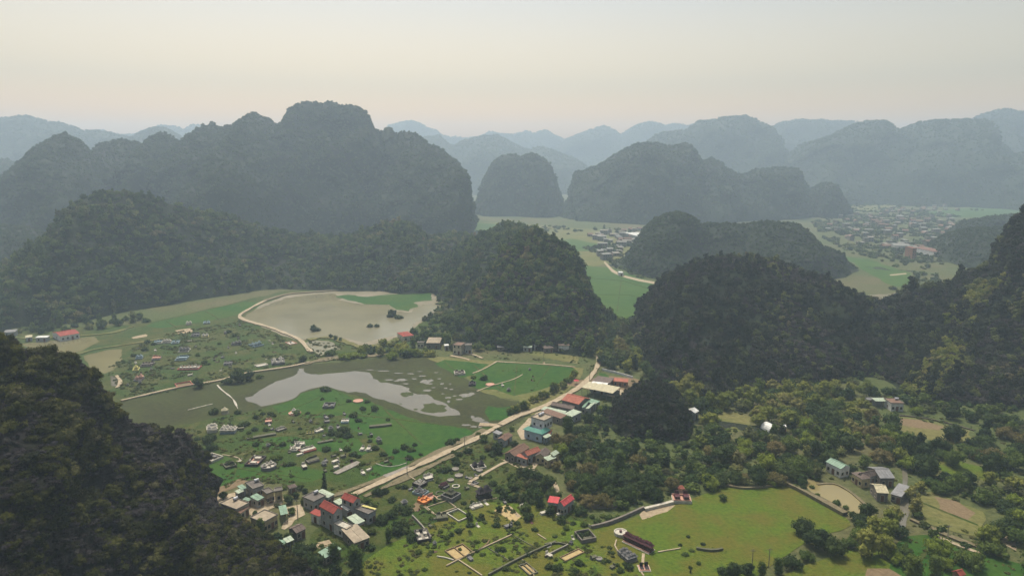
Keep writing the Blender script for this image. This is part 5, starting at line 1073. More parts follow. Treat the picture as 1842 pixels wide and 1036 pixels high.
# low walls
def lowwall(label, pts, h, w, m, Z=ZI, name='low_wall', cat='wall'):
    o = road(name, pts, w, m, Z, z=h, rough=.15, kind='thing', label=label, cat=cat); o['group'] = 'low walls between plots'; return o
lowwall('long pale coping running up past the split earth plot', [(650,945),(720,905),(765,887),(900,820),(1060,745),(1270,650)], .5, .35, M_ROAD, ZG)
lowwall('pale coping running down from the split earth plot to the bottom edge', [(765,890),(880,965),(990,1040)], .5, .35, M_ROAD, ZG)
lowwall('bent white coping left of the split earth plot', [(560,855),(615,825),(720,892)], .5, .3, WHITES, ZG)
lowwall('mossy wall climbing to the right from the bottom earth plot', [(1050,1036),(1200,955),(1380,855),(1560,780),(1690,720)], .8, .5, MOSS, ZG)
lowwall('pale coping around the bottom earth plot', [(1370,885),(1560,1000),(1480,1040)], .4, .3, M_ROAD, ZG)
lowwall('thin coping in the grass above the bottom earth plot', [(1040,770),(1140,835),(1240,885)], .3, .25, MOSS, ZG)
lowwall('thin coping in the grass near the crimson roofed house', [(1290,655),(1380,720),(1500,770)], .3, .25, MOSS, ZG)
lowwall('short pale coping in the grass right of the sandy triangle', [(1515,640),(1600,695)], .4, .3, M_ROAD, ZG)
lowwall('bent mossy step at the back of the split earth plot', [(915,812),(960,780),(1000,790),(1085,720),(1060,700)], .5, .4, M_EARTH, ZG)
lowwall('tan bent wall from the lane corner towards the row of white tombs', [(860,160),(985,205)], .5, .3, M_ROAD, ZG)
lowwall('tan wall running down beside the rubble floored plot', [(325,478),(375,520),(430,585),(505,685)], 1.0, .4, CONC, ZG)
lowwall('pale coping above the row of white tombs', [(980,330),(1040,318),(1125,300)], .4, .35, M_ROAD, ZG)
lowwall('thin coping along the tan-walled lawn near the orange grave', [(430,378),(545,460)], .3, .25, M_ROAD, ZG)
lowwall('short wall by the road beside the dark ornate tomb', [(300,95),(355,130)], .5, .3, M_ROAD, ZG)
lowwall('dark stone wall along the upper edge of the wide meadow', [(440,585),(520,575),(620,550),(720,505),(820,455),(920,410),(945,398)], 1.1, .7, STONEW, ZK)
lowwall('whitish retaining wall left of the pink platform', [(945,415),(1000,395),(1060,388),(1130,375),(1215,345)], 1.0, 1.2, WHITES, ZK)
lowwall('pale coping leading right from the maroon tombs', [(1075,812),(1180,795),(1290,776)], .4, .35, M_ROAD, ZK)
lowwall('bent pale coping around the dark grey tomb complex', [(680,700),(590,755),(650,815),(770,855),(870,905)], .5, .35, M_ROAD, ZK)
lowwall('pale path edge between the maroon strip and the small pink platform', [(938,825),(930,915)], .3, .7, M_ROAD, ZK)
lowwall('pale curved kerb beside the small pink platform', [(878,935),(895,990),(940,1036)], .3, .4, M_ROAD, ZK)
lowwall('dark clipped hedge wall zigzagging on the wide meadow', [(1440,782),(1530,790),(1590,828),(1640,800),(1691,788)], .8, .6, MOSS, ZK, 'hedge', 'hedge')
lowwall('double pale wall at the left of the tan rectangular earth plot', [(0,862),(110,805),(222,752)], .8, .4, CONC, ZK)
lowwall('mossy wall above the double pale wall', [(0,745),(60,720),(140,700),(215,750)], .7, .4, MOSS, ZK)
lowwall('thin white coping at the corner of the bright field near the road', [(440,888),(580,955),(680,915),(760,880)], .3, .25, WHITES, ZQ)
lowwall('long dark hedge row in the bright field', [(370,515),(450,505),(540,500),(600,490)], .9, 1.6, MOSS, ZQ, 'hedge', 'hedge')
lowwall('dark hedge mound row in the middle of the left field', [(600,640),(700,620),(790,600),(900,585)], .8, 1.8, MOSS, ZP, 'hedge', 'hedge')
lowwall('hedge row above the brick-coloured plot', [(1330,680),(1420,665),(1490,650)], .7, 1.4, MOSS, ZP, 'hedge', 'hedge')
lowwall('white garden wall around the back yard', [(810,742),(900,762),(1000,790),(1030,800)], 1.2, .3, WHITEW, ZN)
lowwall('grey stone wall along the bottom of the crimson house garden', [(1063,914),(1085,915),(1110,914)], 1.6, .5, STONEW, ZI)
for k_, (pts_, Z_) in enumerate([([(690,735),(760,800)], ZI), ([(622,745),(700,752),(790,764)], ZI),     ([(500,745),(560,722),(600,700)], ZI), ([(560,752),(600,730),(640,722)], ZI), ([(380,832),(470,850),(560,862)], ZI), ([(430,815),(420,862)], ZI), ([(500,840),(490,864)], ZI), ([(800,650),(830,678)], ZI), ([(850,655),(900,700)], ZI), ([(930,655),(925,712)], ZI), ([(990,658),(960,700)], ZI),
    ([(1060,500),(1120,505),(1170,520)], ZI), ([(1070,530),(1130,530),(1170,540)], ZI), ([(1120,486),(1110,560)], ZI), ([(300,578),(320,590)], ZI), ([(370,560),(395,574)], ZI), ([(1690,965),(1650,1010)], ZI), ([(1740,985),(1700,1030)], ZI), ([(1660,905),(1760,945)], ZI), ([(240,640),(330,612),(440,590)], ZI), ([(230,680),(330,655),(450,625),(520,612)], ZI), ([(300,700),(290,640),(300,600)], ZI), ([(420,680),(400,620),(390,590)], ZI), ([(495,664),(470,610),(455,590)], ZI)]):
    tag(road('paddy_bund', pts_, .7 if k_ < 14 else .9, M_ROUGH, Z_, z=.15, rough=.7), kind='structure')
# utility poles
def pole(px, py, h, label, Z=ZI):
    c = gp(*Z(px, py)); t = empty('utility_pole', (c.x, c.y, 0)); tag(t, label, 'utility pole', 'utility poles')
    MB().hull([(.14*math.cos(a*.785), .14*math.sin(a*.785), 0) for a in range(8)], [(.08*math.cos(a*.785), .08*math.sin(a*.785), h) for a in range(8)]).build('pole', CONC, t)
    MB().box(-.8, .8, -.05, .05, h-.7, h-.58).build('crossarm', CONC_D, t)
pole(758, 992, 7.5, 'concrete pole on the near side of the pale road', ZQ) if 0 else None
pole(763, 1005, 7, 'concrete utility pole beside the road above the dark ornate tomb', ZQ)
pole(930, 500, 7, 'concrete utility pole at the village lane by the red lean-to', ZV)
pole(1358, 722, 5, 'short concrete pole by the road near the pale field corner', ZQ)
pole(300, 1036, 7, 'utility pole beside the lower graveyard road bend', ZG) if 0 else None
pole(935, 195, 8, 'utility pole at the yard gate by the long open tan shed', ZC)
pole(1216, 395, 6, 'pale utility pole by the field path below the hamlet', ZT)
pole(318, 975, 6, 'thin pole in the dry grass at the left of the meadow edge', ZU)
pole(450, 965, 6, 'thin pole in the dry grass, second along the meadow edge', ZU)
pole(720, 750, 5, 'thin pole standing by the lane between the lower right fields', ZW)
# parasol
c0 = gp(*ZC(812, 212)); t = empty('parasol', (c0.x, c0.y, .1)); tag(t, 'red parasol on the grass beside the road', 'parasol')
MB().box(-.04, .04, -.04, .04, 0, 2.3).build('pole', CONC, t)
MB().hull([(1.5*math.cos(a*.785), 1.5*math.sin(a*.785), 1.9) for a in range(8)], [(.05*math.cos(a*.785), .05*math.sin(a*.785), 2.5) for a in range(8)]).build('canopy', REDTIN, t)
# lake islets
# ------------------------------------------------------------------ trees
KINDS = {   # crown variants, material, height factor, names
    'dark': ('broadleaf_tree', [('round', 41), ('broad', 42), ('round', 43)], M_DARKTREE, 'dark green rounded tree'),
    'mid': ('broadleaf_tree', [('round', 51), ('broad', 52), ('tall', 53)], M_MIDTREE, 'mid green leafy tree'),
    'yel': ('broadleaf_tree', [('round', 61), ('broad', 62)], M_YELTREE, 'bright yellow-green tree'),
    'brn': ('broadleaf_tree', [('broad', 71), ('round', 72)], M_BROWNTREE, 'olive-brown domed tree'),
    'bam': ('bamboo_clump', [('plume', 81), ('plume', 82), ('plume', 83)], M_BAMBOO, 'feathery yellow-green bamboo clump'),
    'col': ('columnar_tree', [('column', 91)], M_DARKTREE, 'narrow dark columnar tree'),
    'shr': ('shrub', [('bush', 95), ('bush', 96), ('bush', 97)], M_DARKTREE, 'dark low shrub'),
    'shl': ('shrub', [('bush', 98), ('bush', 99)], M_MIDTREE, 'light green shrub'),
}
CR = {}
for k, (nm, vs, m, _) in KINDS.items():
    CR[k] = [crown_mesh('crown', v, s, m, 620 if k[0] != 's' else 260, .078 if k[0] != 's' else .11, .25 if k == 'bam' else 0) for v, s in vs]
def trunk_mesh(h, r, seed, multi=1):
    rnd = random.Random(seed); b = MB()
    for q in range(multi):
        ox, oy = (rnd.uniform(-.3, .3), rnd.uniform(-.3, .3)) if multi > 1 else (0, 0)
        prev = [(ox + r*math.cos(a*1.047), oy + r*math.sin(a*1.047), -.1) for a in range(6)]; n = 3; cx, cy = ox, oy
        for i in range(1, n+1):
            cx += rnd.uniform(-.05, .05); cy += rnd.uniform(-.05, .05); rr = r*(1 - .6*i/n)
            cur = [(cx + rr*math.cos(a*1.047), cy + rr*math.sin(a*1.047), h*i/n) for a in range(6)]
            b.hull(prev, cur); prev = cur
        for j in range(3):   # limbs
            a = j*2.1 + rnd.random(); l = .35
            p0 = (cx*.7, cy*.7, h*.62); p1 = (cx + l*math.cos(a), cy + l*math.sin(a), h*1.0); s = r*.35
            b.hull([(p0[0]-s, p0[1], p0[2]), (p0[0]+s, p0[1], p0[2]), (p0[0], p0[1]+s, p0[2])], [(p1[0]-s*.5, p1[1], p1[2]), (p1[0]+s*.5, p1[1], p1[2]), (p1[0], p1[1]+s*.5, p1[2])])
    return mesh('trunk', b.V, b.F, M_BARK)
TR = {'one': trunk_mesh(.75, .065, 1), 'many': trunk_mesh(.8, .03, 2, 5), 'low': trunk_mesh(.3, .04, 3, 3)}
trees = []      # (px, py, world, radius, kind, explicit)
FIELDCLEAR = [[(1290,744),(1315,740),(1348,750),(1346,772),(1300,774)], [(1585,752),(1655,756),(1745,778),(1740,792),(1660,786),(1600,772)], [(1690,828),(1720,824),(1790,848),(1790,856),(1700,846)], [(1662,890),(1720,902),(1765,922),(1758,960),(1665,932)], [(1240,724),(1260,724),(1262,733),(1242,733)],
    [(1500,722),(1545,716),(1565,730),(1550,742),(1505,742)], [(1110,945),(1220,908),(1250,897),(1400,873),(1465,900),(1515,930),(1430,958),(1330,1010),(1180,1020)], [(1434,862),(1500,866),(1552,908),(1540,924),(1500,905)], [(1630,968),(1700,975),(1760,1000),(1700,1005),(1630,990)], [(1088,705),(1120,690),(1165,684),(1215,700),(1250,755),(1262,785),(1200,800),(1100,790)]]
def clear_of(p, r, kind):
    a = proj((p.x, p.y, 0)); b = proj((p.x, p.y, r*1.1))
    if any(inpoly(a[0], a[1], q) or inpoly(b[0], b[1], q) for q in FIELDCLEAR): return False
    """keep the plant off whatever the photograph shows in front of it or under it"""
    hgt = r*(2.6 if kind == 'col' else 1.5)
    x0, y0, d = proj((p.x - r, p.y, 0)); x1, _, _ = proj((p.x + r, p.y, 0)); _, yt, _ = proj((p.x, p.y, hgt))
    for bx0, by0, bx1, by1, bd in BOXES:
        if x1 > bx0+2 and x0 < bx1-2 and yt < by1-3 and y0 > by0 and d < bd + 6: 
            if d < bd + 6 and (yt < by1 - 3): return False
    return True
def T(px, py, wpx, kind, Z=ZI):
    """a tree the photograph shows: foot at that pixel, crown wpx pixels wide"""
    x, y = Z(px, py); g0 = gp(x, y); r = wpx*.5*proj(g0)[2]/FPX
    trees.append((x, y, g0, r, kind, True))
# trees along the road, north side
for X, Y, w in ((192,492,15),(215,480,14),(243,482,15),(272,470,14),(300,462,13),(330,455,15),(352,448,15),(400,385,14),(440,372,13),(478,352,14),(512,345,14),(540,330,12),(585,300,15),(612,285,14),(640,270,13),(680,252,15),(705,235,13),(738,195,14),(760,178,12),(790,160,15)): T(X, Y, w*1.35, 'bam' if (X*7) % 3 else 'mid', ZC)
T(584, 878, 22, 'col'); T(357, 697, 26, 'dark'); T(428, 688, 34, 'dark'); T(448, 684, 26, 'dark'); T(410, 690, 24, 'dark'); T(468, 680, 16, 'mid')
T(565, 594, 15, 'dark'); T(594, 640, 24, 'mid'); T(545, 652, 20, 'dark'); T(595, 608, 10, 'dark'); T(604, 612, 9, 'dark'); T(612, 614, 8, 'mid')
for x, y, w, k in ((1085,910,48,'brn'),(1052,890,34,'mid'),(1028,880,26,'brn'),(1118,905,34,'dark'),(1140,905,22,'mid'),(1276,878,44,'yel'),(1262,860,30,'mid'),(1340,862,26,'brn'),(1377,862,22,'dark'),(1385,872,30,'yel'),
                  (1445,962,46,'dark'),(1470,985,60,'dark'),(1500,1000,50,'dark'),(1450,1005,34,'mid'),(1425,1020,40,'dark'),(1400,1032,36,'mid'),(1322,1036,40,'dark'),(1345,1032,30,'dark'),(1370,1036,30,'mid'),(1530,985,34,'mid'),(1545,960,30,'mid'),
                  (1560,1000,70,'bam'),(1590,1000,56,'bam'),(1572,965,50,'bam'),(1600,950,44,'bam'),(1612,1010,40,'yel'),(1640,900,36,'bam'),(1648,925,40,'bam'),(1655,885,30,'bam'),(1775,985,56,'bam'),(1790,965,44,'dark'),(1815,955,44,'dark'),(1830,970,30,'dark'),
                  (1555,840,30,'mid'),(1530,850,26,'dark'),(1610,760,20,'mid'),(1650,745,26,'yel'),(1600,728,22,'yel'),(1690,815,40,'dark'),(1715,838,46,'mid'),(1770,800,40,'mid'),(1755,825,36,'brn'),(1785,850,50,'dark'),(1820,830,44,'mid'),
                  (1060,870,20,'mid'),(1000,800,30,'brn'),(1010,820,34,'yel'),(1025,840,36,'mid'),(1000,845,26,'brn'),(1040,810,36,'dark'),(1060,790,30,'mid'),(1075,770,22,'mid'),(1058,760,26,'dark'),(1040,750,20,'mid'),(1085,740,24,'yel'),
                  (960,885,30,'dark'),(968,862,24,'dark'),(945,905,26,'dark'),(990,925,24,'dark'),(1030,915,24,'mid'),(1045,925,30,'dark'),(1010,940,22,'dark'),
                  (880,810,26,'brn'),(895,815,28,'dark'),(870,795,22,'mid'),(905,790,20,'mid'),(925,802,18,'dark'),(920,775,14,'mid'),(895,780,16,'dark'),
                  (560,1036,60,'dark'),(545,1000,50,'dark'),(500,990,36,'dark'),(600,1010,40,'mid'),(640,1030,60,'mid'),(520,975,26,'dark'),(470,960,30,'mid'),(440,950,30,'brn'),(685,940,26,'dark'),(705,930,24,'dark'),(715,960,30,'dark'),(700,975,26,'mid'),(725,945,22,'dark'),
                  (520,905,22,'dark'),(525,925,20,'mid'),(532,895,16,'dark'),(540,880,16,'dark'),(640,900,16,'dark'),(660,905,22,'mid'),(680,890,24,'dark'),(625,960,20,'dark'),(610,945,18,'mid'),(650,960,22,'mid'),
                  (898,920,16,'dark'),(866,930,14,'dark'),(845,935,20,'dark'),(917,950,8,'col'),(950,935,26,'dark'),(930,900,20,'dark'),(1242,1030,9,'col'),(1300,900,20,'mid'),
                  (733,950,14,'dark'),(782,905,12,'mid'),(830,852,10,'mid'),(845,815,16,'dark'),(820,830,18,'dark')): T(x, y, w, k)
# woods and hedgerows, filled zone by zone
def zone(poly, gap, size, mix, seed, n=400):
    rnd = random.Random(seed); q = [gp(*p) for p in poly]; x0, x1, y0, y1 = min(p.x for p in q), max(p.x for p in q), min(p.y for p in q), max(p.y for p in q)
    W2 = [(p.x, p.y) for p in q]; got = []
    for _ in range(n*12):
        x, y = rnd.uniform(x0, x1), rnd.uniform(y0, y1)
        if not inpoly(x, y, W2) or any((x-a)**2 + (y-b)**2 < gap*gap for a, b in got): continue
        g0 = Vector((x, y, 0)); r = size[0] + (size[1]-size[0])*rnd.random()**1.6; k = rnd.choice(mix)
        if not clear_of(g0, r, k): continue
        got.append((x, y)); px, py, _ = proj(g0); trees.append((px, py, g0, r, k, False))
        if len(got) >= n: break
D, M_, Y, B, BB = 'dark', 'mid', 'yel', 'brn', 'bam'
zone([(1000,842),(1010,792),(1040,768),(1072,800),(1100,838),(1150,862),(1250,868),(1400,862),(1420,850),(1470,858),(1475,872),(1420,866),(1400,872),(1300,880),(1235,886),(1190,905),(1120,912),(1060,915),(1030,880)], 4.6, (2.8, 5.0), [D,D,D,M_,M_,B,D], 1)
zone([(1240,775),(1290,785),(1360,780),(1440,770),(1560,775),(1600,790),(1650,800),(1680,840),(1640,850),(1560,800),(1500,820),(1490,850),(1400,848),(1300,838),(1255,805)], 5.2, (2.8, 5.0), [D,D,D,M_,B,D,M_,Y], 2)
zone([(1180,700),(1220,690),(1300,700),(1420,705),(1500,712),(1560,722),(1565,745),(1500,760),(1360,770),(1355,742),(1310,734),(1275,745),(1280,770),(1240,770),(1230,740),(1215,715)], 6.5, (3.6, 6.2), [BB,BB,BB,M_,D,BB], 3)
zone([(1080,640),(1110,625),(1160,640),(1200,655),(1260,680),(1230,695),(1180,690),(1150,672),(1100,668),(1085,655)], 6.5, (3.0, 5.6), [D,M_,B,Y,M_,BB], 4)
zone([(1040,572),(1110,580),(1165,575),(1180,620),(1200,650),(1120,650),(1060,640),(1040,625)], 7.5, (3.6, 6.0), [D,D,B,M_,D], 5)
zone([(740,600),(790,612),(900,618),(1000,622),(1080,620),(1085,640),(1020,640),(960,634),(880,634),(800,630),(745,628)], 6.5, (3.0, 5.2), [D,D,M_,B,D], 6)
zone([(640,632),(700,620),(760,622),(790,640),(760,642),(700,640),(640,645)], 6, (2.6, 4.4), [Y,M_,BB,D], 7)
zone([(1555,790),(1600,775),(1700,790),(1760,780),(1842,775),(1842,850),(1800,862),(1740,830),(1690,825),(1640,850),(1580,830)], 6.5, (3.2, 5.6), [D,D,M_,M_,B,D], 8)
zone([(1650,850),(1700,862),(1760,872),(1842,872),(1900,900),(1900,960),(1842,950),(1780,910),(1720,895),(1665,880)], 6, (3.0, 5.2), [D,D,M_,D,Y], 9)
zone([(1760,960),(1842,975),(1900,1000),(1900,1060),(1842,1040),(1780,1000)], 6, (3.0, 5.0), [D,M_,M_,BB], 10)
zone([(1560,905),(1600,890),(1618,900),(1615,950),(1600,985),(1550,980),(1530,960),(1545,930)], 5.5, (3.4, 5.4), [BB,BB,M_,D], 11)
zone([(1620,1000),(1700,1000),(1760,1020),(1720,1050),(1640,1050)], 5.5, (2.8, 4.6), [M_,D,Y], 12)
zone([(440,945),(470,940),(520,965),(560,990),(620,1000),(620,1060),(540,1060),(480,1000)], 4.6, (2.0, 3.8), [D,D,M_,B], 13)
zone([(560,905),(700,905),(720,960),(700,990),(640,1000),(625,960)], 6.5, (1.6, 3.2), [D,M_,D], 14)
zone([(920,850),(990,862),(1000,890),(990,920),(940,925),(915,900)], 5.5, (2.2, 4.0), [D,D,M_], 15)
zone([(380,905),(400,895),(420,885),(540,870),(560,880),(545,920),(440,925),(400,925)], 6, (1.2, 2.6), [D,M_,D], 16)
zone([(1250,700),(1150,700),(1100,735),(1060,780),(1085,735),(1120,695),(1140,690)], 6, (2.0, 3.4), [M_,D,Y], 17)
zone([(1565,700),(1640,718),(1750,748),(1842,765),(1842,790),(1760,768),(1660,738),(1570,722)], 6.5, (2.8, 4.6), [D,D,M_,B], 18)
zone([(1640,910),(1655,905),(1660,935),(1700,960),(1760,980),(1750,988),(1690,970),(1640,950)], 4.5, (1.6, 3.0), [D,M_,D], 19)
zone([(0,600),(60,600),(200,592),(262,580),(262,572),(150,580),(0,588)], 8, (3, 5), [D,M_,D], 20)
zone([(1080,800),(1110,840),(1180,865),(1280,868),(1300,838),(1260,800),(1245,788),(1180,825)], 4.8, (2.2, 4.2), [D,D,M_,B,D,M_], 21)
zone([(1560,745),(1480,760),(1440,775),(1500,800),(1580,790),(1570,760)], 5.5, (2.8,4.8), [D,M_,B,Y], 22)
zone([(1180,640),(1300,670),(1440,690),(1560,705),(1560,716),(1420,706),(1300,698),(1200,680)], 6.5, (3.0,5.4), [BB,M_,D,BB,Y], 23)
# nearest first; those that show largest are trees of their own, the rest of the wood is one mass
trees.sort(key=lambda t: -t[3]/proj(t[2])[2] - (1 if t[5] else 0))
N_IND = 296
NEARBY = [(x, y, l) for x, y, l in LAND]
USED = {}
def rel(p, q):
    """where p is, seen from the camera, relative to q"""
    px, py, pd = proj((p[0], p[1], 0)); qx, qy, qd = proj((q[0], q[1], 0))
    dx, dy = px-qx, (py-qy)*1.6
    if abs(dx) > abs(dy): return 'right of' if dx > 0 else 'left of'
    return 'below' if dy > 0 else 'above'
ORD = ['', 'second ', 'third ', 'fourth ', 'fifth ', 'sixth ', 'seventh ', 'eighth ', 'ninth ', 'tenth ', 'eleventh ', 'twelfth ', 'thirteenth ', 'fourteenth ', 'fifteenth ']
def label_set(items, extra):
    """items: (x, y, base description, size in metres). One phrase each: how it looks, and its rank outwards from a named landmark"""
    B_ = {}
    for i, (x, y, d, s) in enumerate(items):
        px, py, _ = proj((x, y, 0))
        q = min(NEARBY, key=lambda l: (lambda a: (a[0]-px)**2 + ((a[1]-py)*1.8)**2)(proj((l[0], l[1], 0))))
        B_.setdefault((d, rel((x, y), q), q[2]), []).append((math.hypot(x-q[0], y-q[1]), i))
    out = {}
    for (d, r, l), L in B_.items():
        L.sort()
        for k, (_, i) in enumerate(L):
            if len(L) == 1: s = '%s %s %s' % (d, r, l)
            else: s = '%s %s %s, %s' % (d, r, l, 'nearest' if k == 0 else (ORD[k] if k < len(ORD) else ORD[-1]) + 'nearest' if k < len(L)-1 else 'farthest')
            out[i] = s
    return out
ind = trees[:N_IND]; rest = trees[N_IND:]
def sized(k, r):
    d = KINDS[k][3]
    if k in ('shr', 'shl'): return d
    return ('tall ' if r > 4.6 else 'small ' if r < 2.6 else '') + d
labs = label_set([(t[2].x, t[2].y, sized(t[4], t[3]), t[3]) for t in ind], '')
rnd = random.Random(99)
def plant(g0, r, kind, label, i):
    nm = KINDS[kind][0]; t = empty(nm, (g0.x, g0.y, 0), rnd.uniform(0, 6.28)); t.scale = (r, r, r*rnd.uniform(.9, 1.15))
    tag(t, label, 'bamboo' if kind == 'bam' else 'shrub' if nm == 'shrub' else 'tree', {'bam': 'bamboo clumps in the valley', 'shr': 'shrubs among the graves', 'shl': 'shrubs among the graves', 'col': 'columnar trees'}.get(kind, 'broadleaf trees in the valley'))
    link('trunk', TR['many' if kind == 'bam' else 'low' if nm == 'shrub' else 'one'], t)
    link('crown', rnd.choice(CR[kind]), t)
for i, t in enumerate(ind): plant(t[2], t[3]*.95, t[4], labs[i], i)
if rest:
    rg = np.random.default_rng(3)
    for kset, coll, lab in ((('bam', 'yel'), C_YWOOD, 'feathery light green wood filling the gaps between the nearer trees'), (('dark', 'mid', 'brn'), C_FOREST, 'mixed dark wood behind the nearer trees on the valley floor')):
        q = [t for t in rest if t[4] in kset]
        if q: scatter('woodland', [tuple(t[2]) for t in q], np.array([t[3] for t in q])*1.05, coll, rg, label=lab, cat='wood', tilt=.06)
# ------------------------------------------------------------------ shrubs among the graves
sh = []
def S(pts, Z, w=11, kind='shr'):
    for p in pts:
        x, y = Z(p[0], p[1]); g0 = gp(x, y); ww = p[2] if len(p) > 2 else w; sh.append((g0, ww*.5*proj(g0)[2]/FPX, p[3] if len(p) > 3 else kind))
S([(80,640,16),(190,670,30),(240,640,26),(225,745,26),(270,730,20),(150,780,22),(265,370,22),(370,320,10),(500,370,16),(850,380,16),(880,395,12),(690,420,14),(560,500,20),(600,485,16),(680,545,16),(790,545,14),(700,700,16),(850,690,18),(970,700,16),(1100,665,16),(1110,380,20,'shl'),(1410,130,24),(1380,225,10),(1470,400,14),(1590,560,26),(1560,600,18),(1430,750,22),(1520,790,18,'shl'),(1050,900,20),(1000,910,14),(870,850,20,'shl'),(930,840,18,'shl'),(420,890,18),(470,900,14),(640,630,16,'shl'),(1150,530,10),(760,380,12),(1480,590,20),(620,575,12,'shl'),(420,500,14),(350,420,10),(1230,370,12)], ZP)
S([(420,335,20),(300,330,18),(345,255,14),(160,245,14),(215,400,20),(250,450,16),(110,560,28),(150,610,22),(60,600,18),(385,610,12),(560,440,12,'shl'),(380,660,14),(140,745,20,'shl'),(430,740,20),(510,800,18),(640,770,16),(730,730,20),(810,755,20,'shl'),(840,700,12),(780,840,18),(900,800,10),(1180,690,16),(1220,680,20),(1280,650,14),(1100,970,16),(1180,960,20),(1270,900,20),(1240,780,16),(1300,800,18),(1380,780,18),(210,800,20),(260,820,14),(300,900,14,'shl'),(1540,830,18),(1640,800,20),(1500,590,14,'shl'),(480,680,12)], ZQ)
S([(60,250,20),(130,320,22),(200,420,30),(270,430,30),(100,480,24),(40,540,30),(190,200,14,'shl'),(250,200,16),(430,430,10),(640,50,16),(590,40,14),(700,60,10),(560,150,9),(1100,170,20),(1150,230,22),(1200,290,26),(1260,320,22),(1340,100,16),(1420,180,26),(1440,340,24),(1130,560,20),(1230,240,16,'shl'),(870,560,20),(960,510,12),(1000,500,10),(760,620,18),(650,680,16,'shl'),(700,650,14),(1250,640,10,'shr'),(1320,540,16),(1410,500,12),(1490,600,16),(1310,700,10),(870,1010,10),(440,980,14,'shl'),(350,760,14,'shl'),(380,820,18,'shl'),(780,790,10,'shl'),(1180,790,18),(1130,800,12),(1420,840,16),(1210,980,16),(820,350,14),(900,340,12),(1060,100,14,'shl'),(230,620,26),(330,690,30),(300,640,20),(590,620,14,'shl')], ZG)
S([(40,960,20),(110,980,26),(300,1000,20),(340,930,16),(320,925,20),(560,905,14),(600,900,12),(720,990,20),(800,960,22),(760,930,14),(690,940,12),(180,640,12,'shl'),(100,660,14,'shl'),(330,670,20),(420,640,16),(390,650,14),(1360,668,10),(1290,745,10),(1340,840,18,'shl'),(1400,800,14,'shl'),(1460,920,12,'shl'),(1380,960,10),(925,935,6),(975,945,6),(500,530,20,'shl'),(620,500,22,'shl'),(690,480,16,'shl'),(160,540,20,'shl'),(380,560,18,'shl'),(270,540,14),(1500,740,12),(450,480,14,'shl'),(550,470,14,'shl'),(1691,1010,30),(200,590,16,'shl')], ZK)
S([(960,640,14),(1040,600,16),(990,640,12),(1220,590,10),(1470,690,14),(1680,500,12),(1570,555,10),(1720,560,8),(1400,480,14),(1100,560,12),(1060,545,14),(1640,470,14),(1420,640,12,'shl'),(1500,700,8),(1180,800,10,'shl'),(1090,850,8,'shl'),(1340,640,8),(1550,640,8)], ZL)
S([(500,460,22),(1060,355,26),(1100,370,20),(900,432,14),(945,430,12),(620,500,10),(650,510,10),(690,520,8),(580,885,16,'shl'),(1640,800,14,'shl'),(1720,810,18),(1010,590,18),(970,600,16,'shl'),(1060,660,26,'yel'),(1180,640,26,'yel'),(1240,640,20,'yel'),(720,660,26,'yel'),(780,650,26,'yel'),(840,650,20,'yel')], ZM)
S([(1380,255,16,'yel'),(440,245,30,'yel'),(500,250,22,'shl'),(590,235,16,'shl'),(740,320,16),(660,285,10,'shl'),(750,365,10,'shl'),(790,385,14),(830,400,14,'shl'),(860,420,16),(900,445,18),(650,300,10,'shl'),(600,318,9,'shl')], lambda X, Y: (750+X/3.6, 575+Y/3.6)) if 0 else None
S([(790,340,12,'shl'),(835,400,12,'shl'),(890,440,10),(660,330,12,'shl'),(730,340,14),(990,470,20,'shl'),(1060,500,14,'shl')], ZU)
for i, (g0, r, k) in enumerate(sh): pass
labs = label_set([(g0.x, g0.y, ('yellow-green bush' if k == 'yel' else KINDS[k][3]), r) for g0, r, k in sh], '')
TR_S = TR['low']
for i, (g0, r, k) in enumerate(sh):
    t = empty('shrub', (g0.x, g0.y, 0), rnd.uniform(0, 6.28)); t.scale = (r*1.05, r*1.05, r*rnd.uniform(.75, 1.2))
    tag(t, labs[i], 'shrub', 'shrubs among the graves'); link('trunk', TR_S, t)
    link('crown', rnd.choice(CR[k] if k != 'yel' else CR['yel']), t)
# small single tombs between the larger graves
SM = [(0, WHITES, 'small whitish box tomb'), (0, GREYS, 'small grey box tomb'), (2, WHITES, 'low pale headstone slab'), (0, MOSS, 'small mossy box tomb'), (1, GREYS, 'small grey roofed tomb'), (2, MAROON, 'low maroon headstone slab')]
sm = []; rnd4 = random.Random(41)
for poly, n in (([(360,790),(480,755),(620,745),(690,800),(700,850),(640,868),(560,850),(420,830)], 34), ([(225,700),(240,625),(300,605),(440,582),(520,612),(540,640),(390,680)], 30), ([(700,900),(880,800),(960,850),(1050,940),(1180,1020),(900,1030),(740,980)], 30), ([(800,665),(900,660),(1000,670),(930,708),(870,695)], 5)):
    k = 0; tr = 0
    while k < n and tr < 3000:
        tr += 1; x, y = rnd4.uniform(min(p[0] for p in poly), max(p[0] for p in poly)), rnd4.uniform(min(p[1] for p in poly), max(p[1] for p in poly))
        if not inpoly(x, y, poly) or any(b[0]-3 < x < b[2]+3 and b[1]-3 < y < b[3]+3 for b in BOXES): continue
        g0 = gp(x, y)
        if any((g0.x-q[0].x)**2 + (g0.y-q[0].y)**2 < 9 for q in sm) or any((g0.x-q[0].x)**2 + (g0.y-q[0].y)**2 < 3 for q in sh): continue
        sm.append((g0, rnd4.choice(SM))); k += 1
labs = label_set([(g0.x, g0.y, q[2], 1) for g0, q in sm], '')
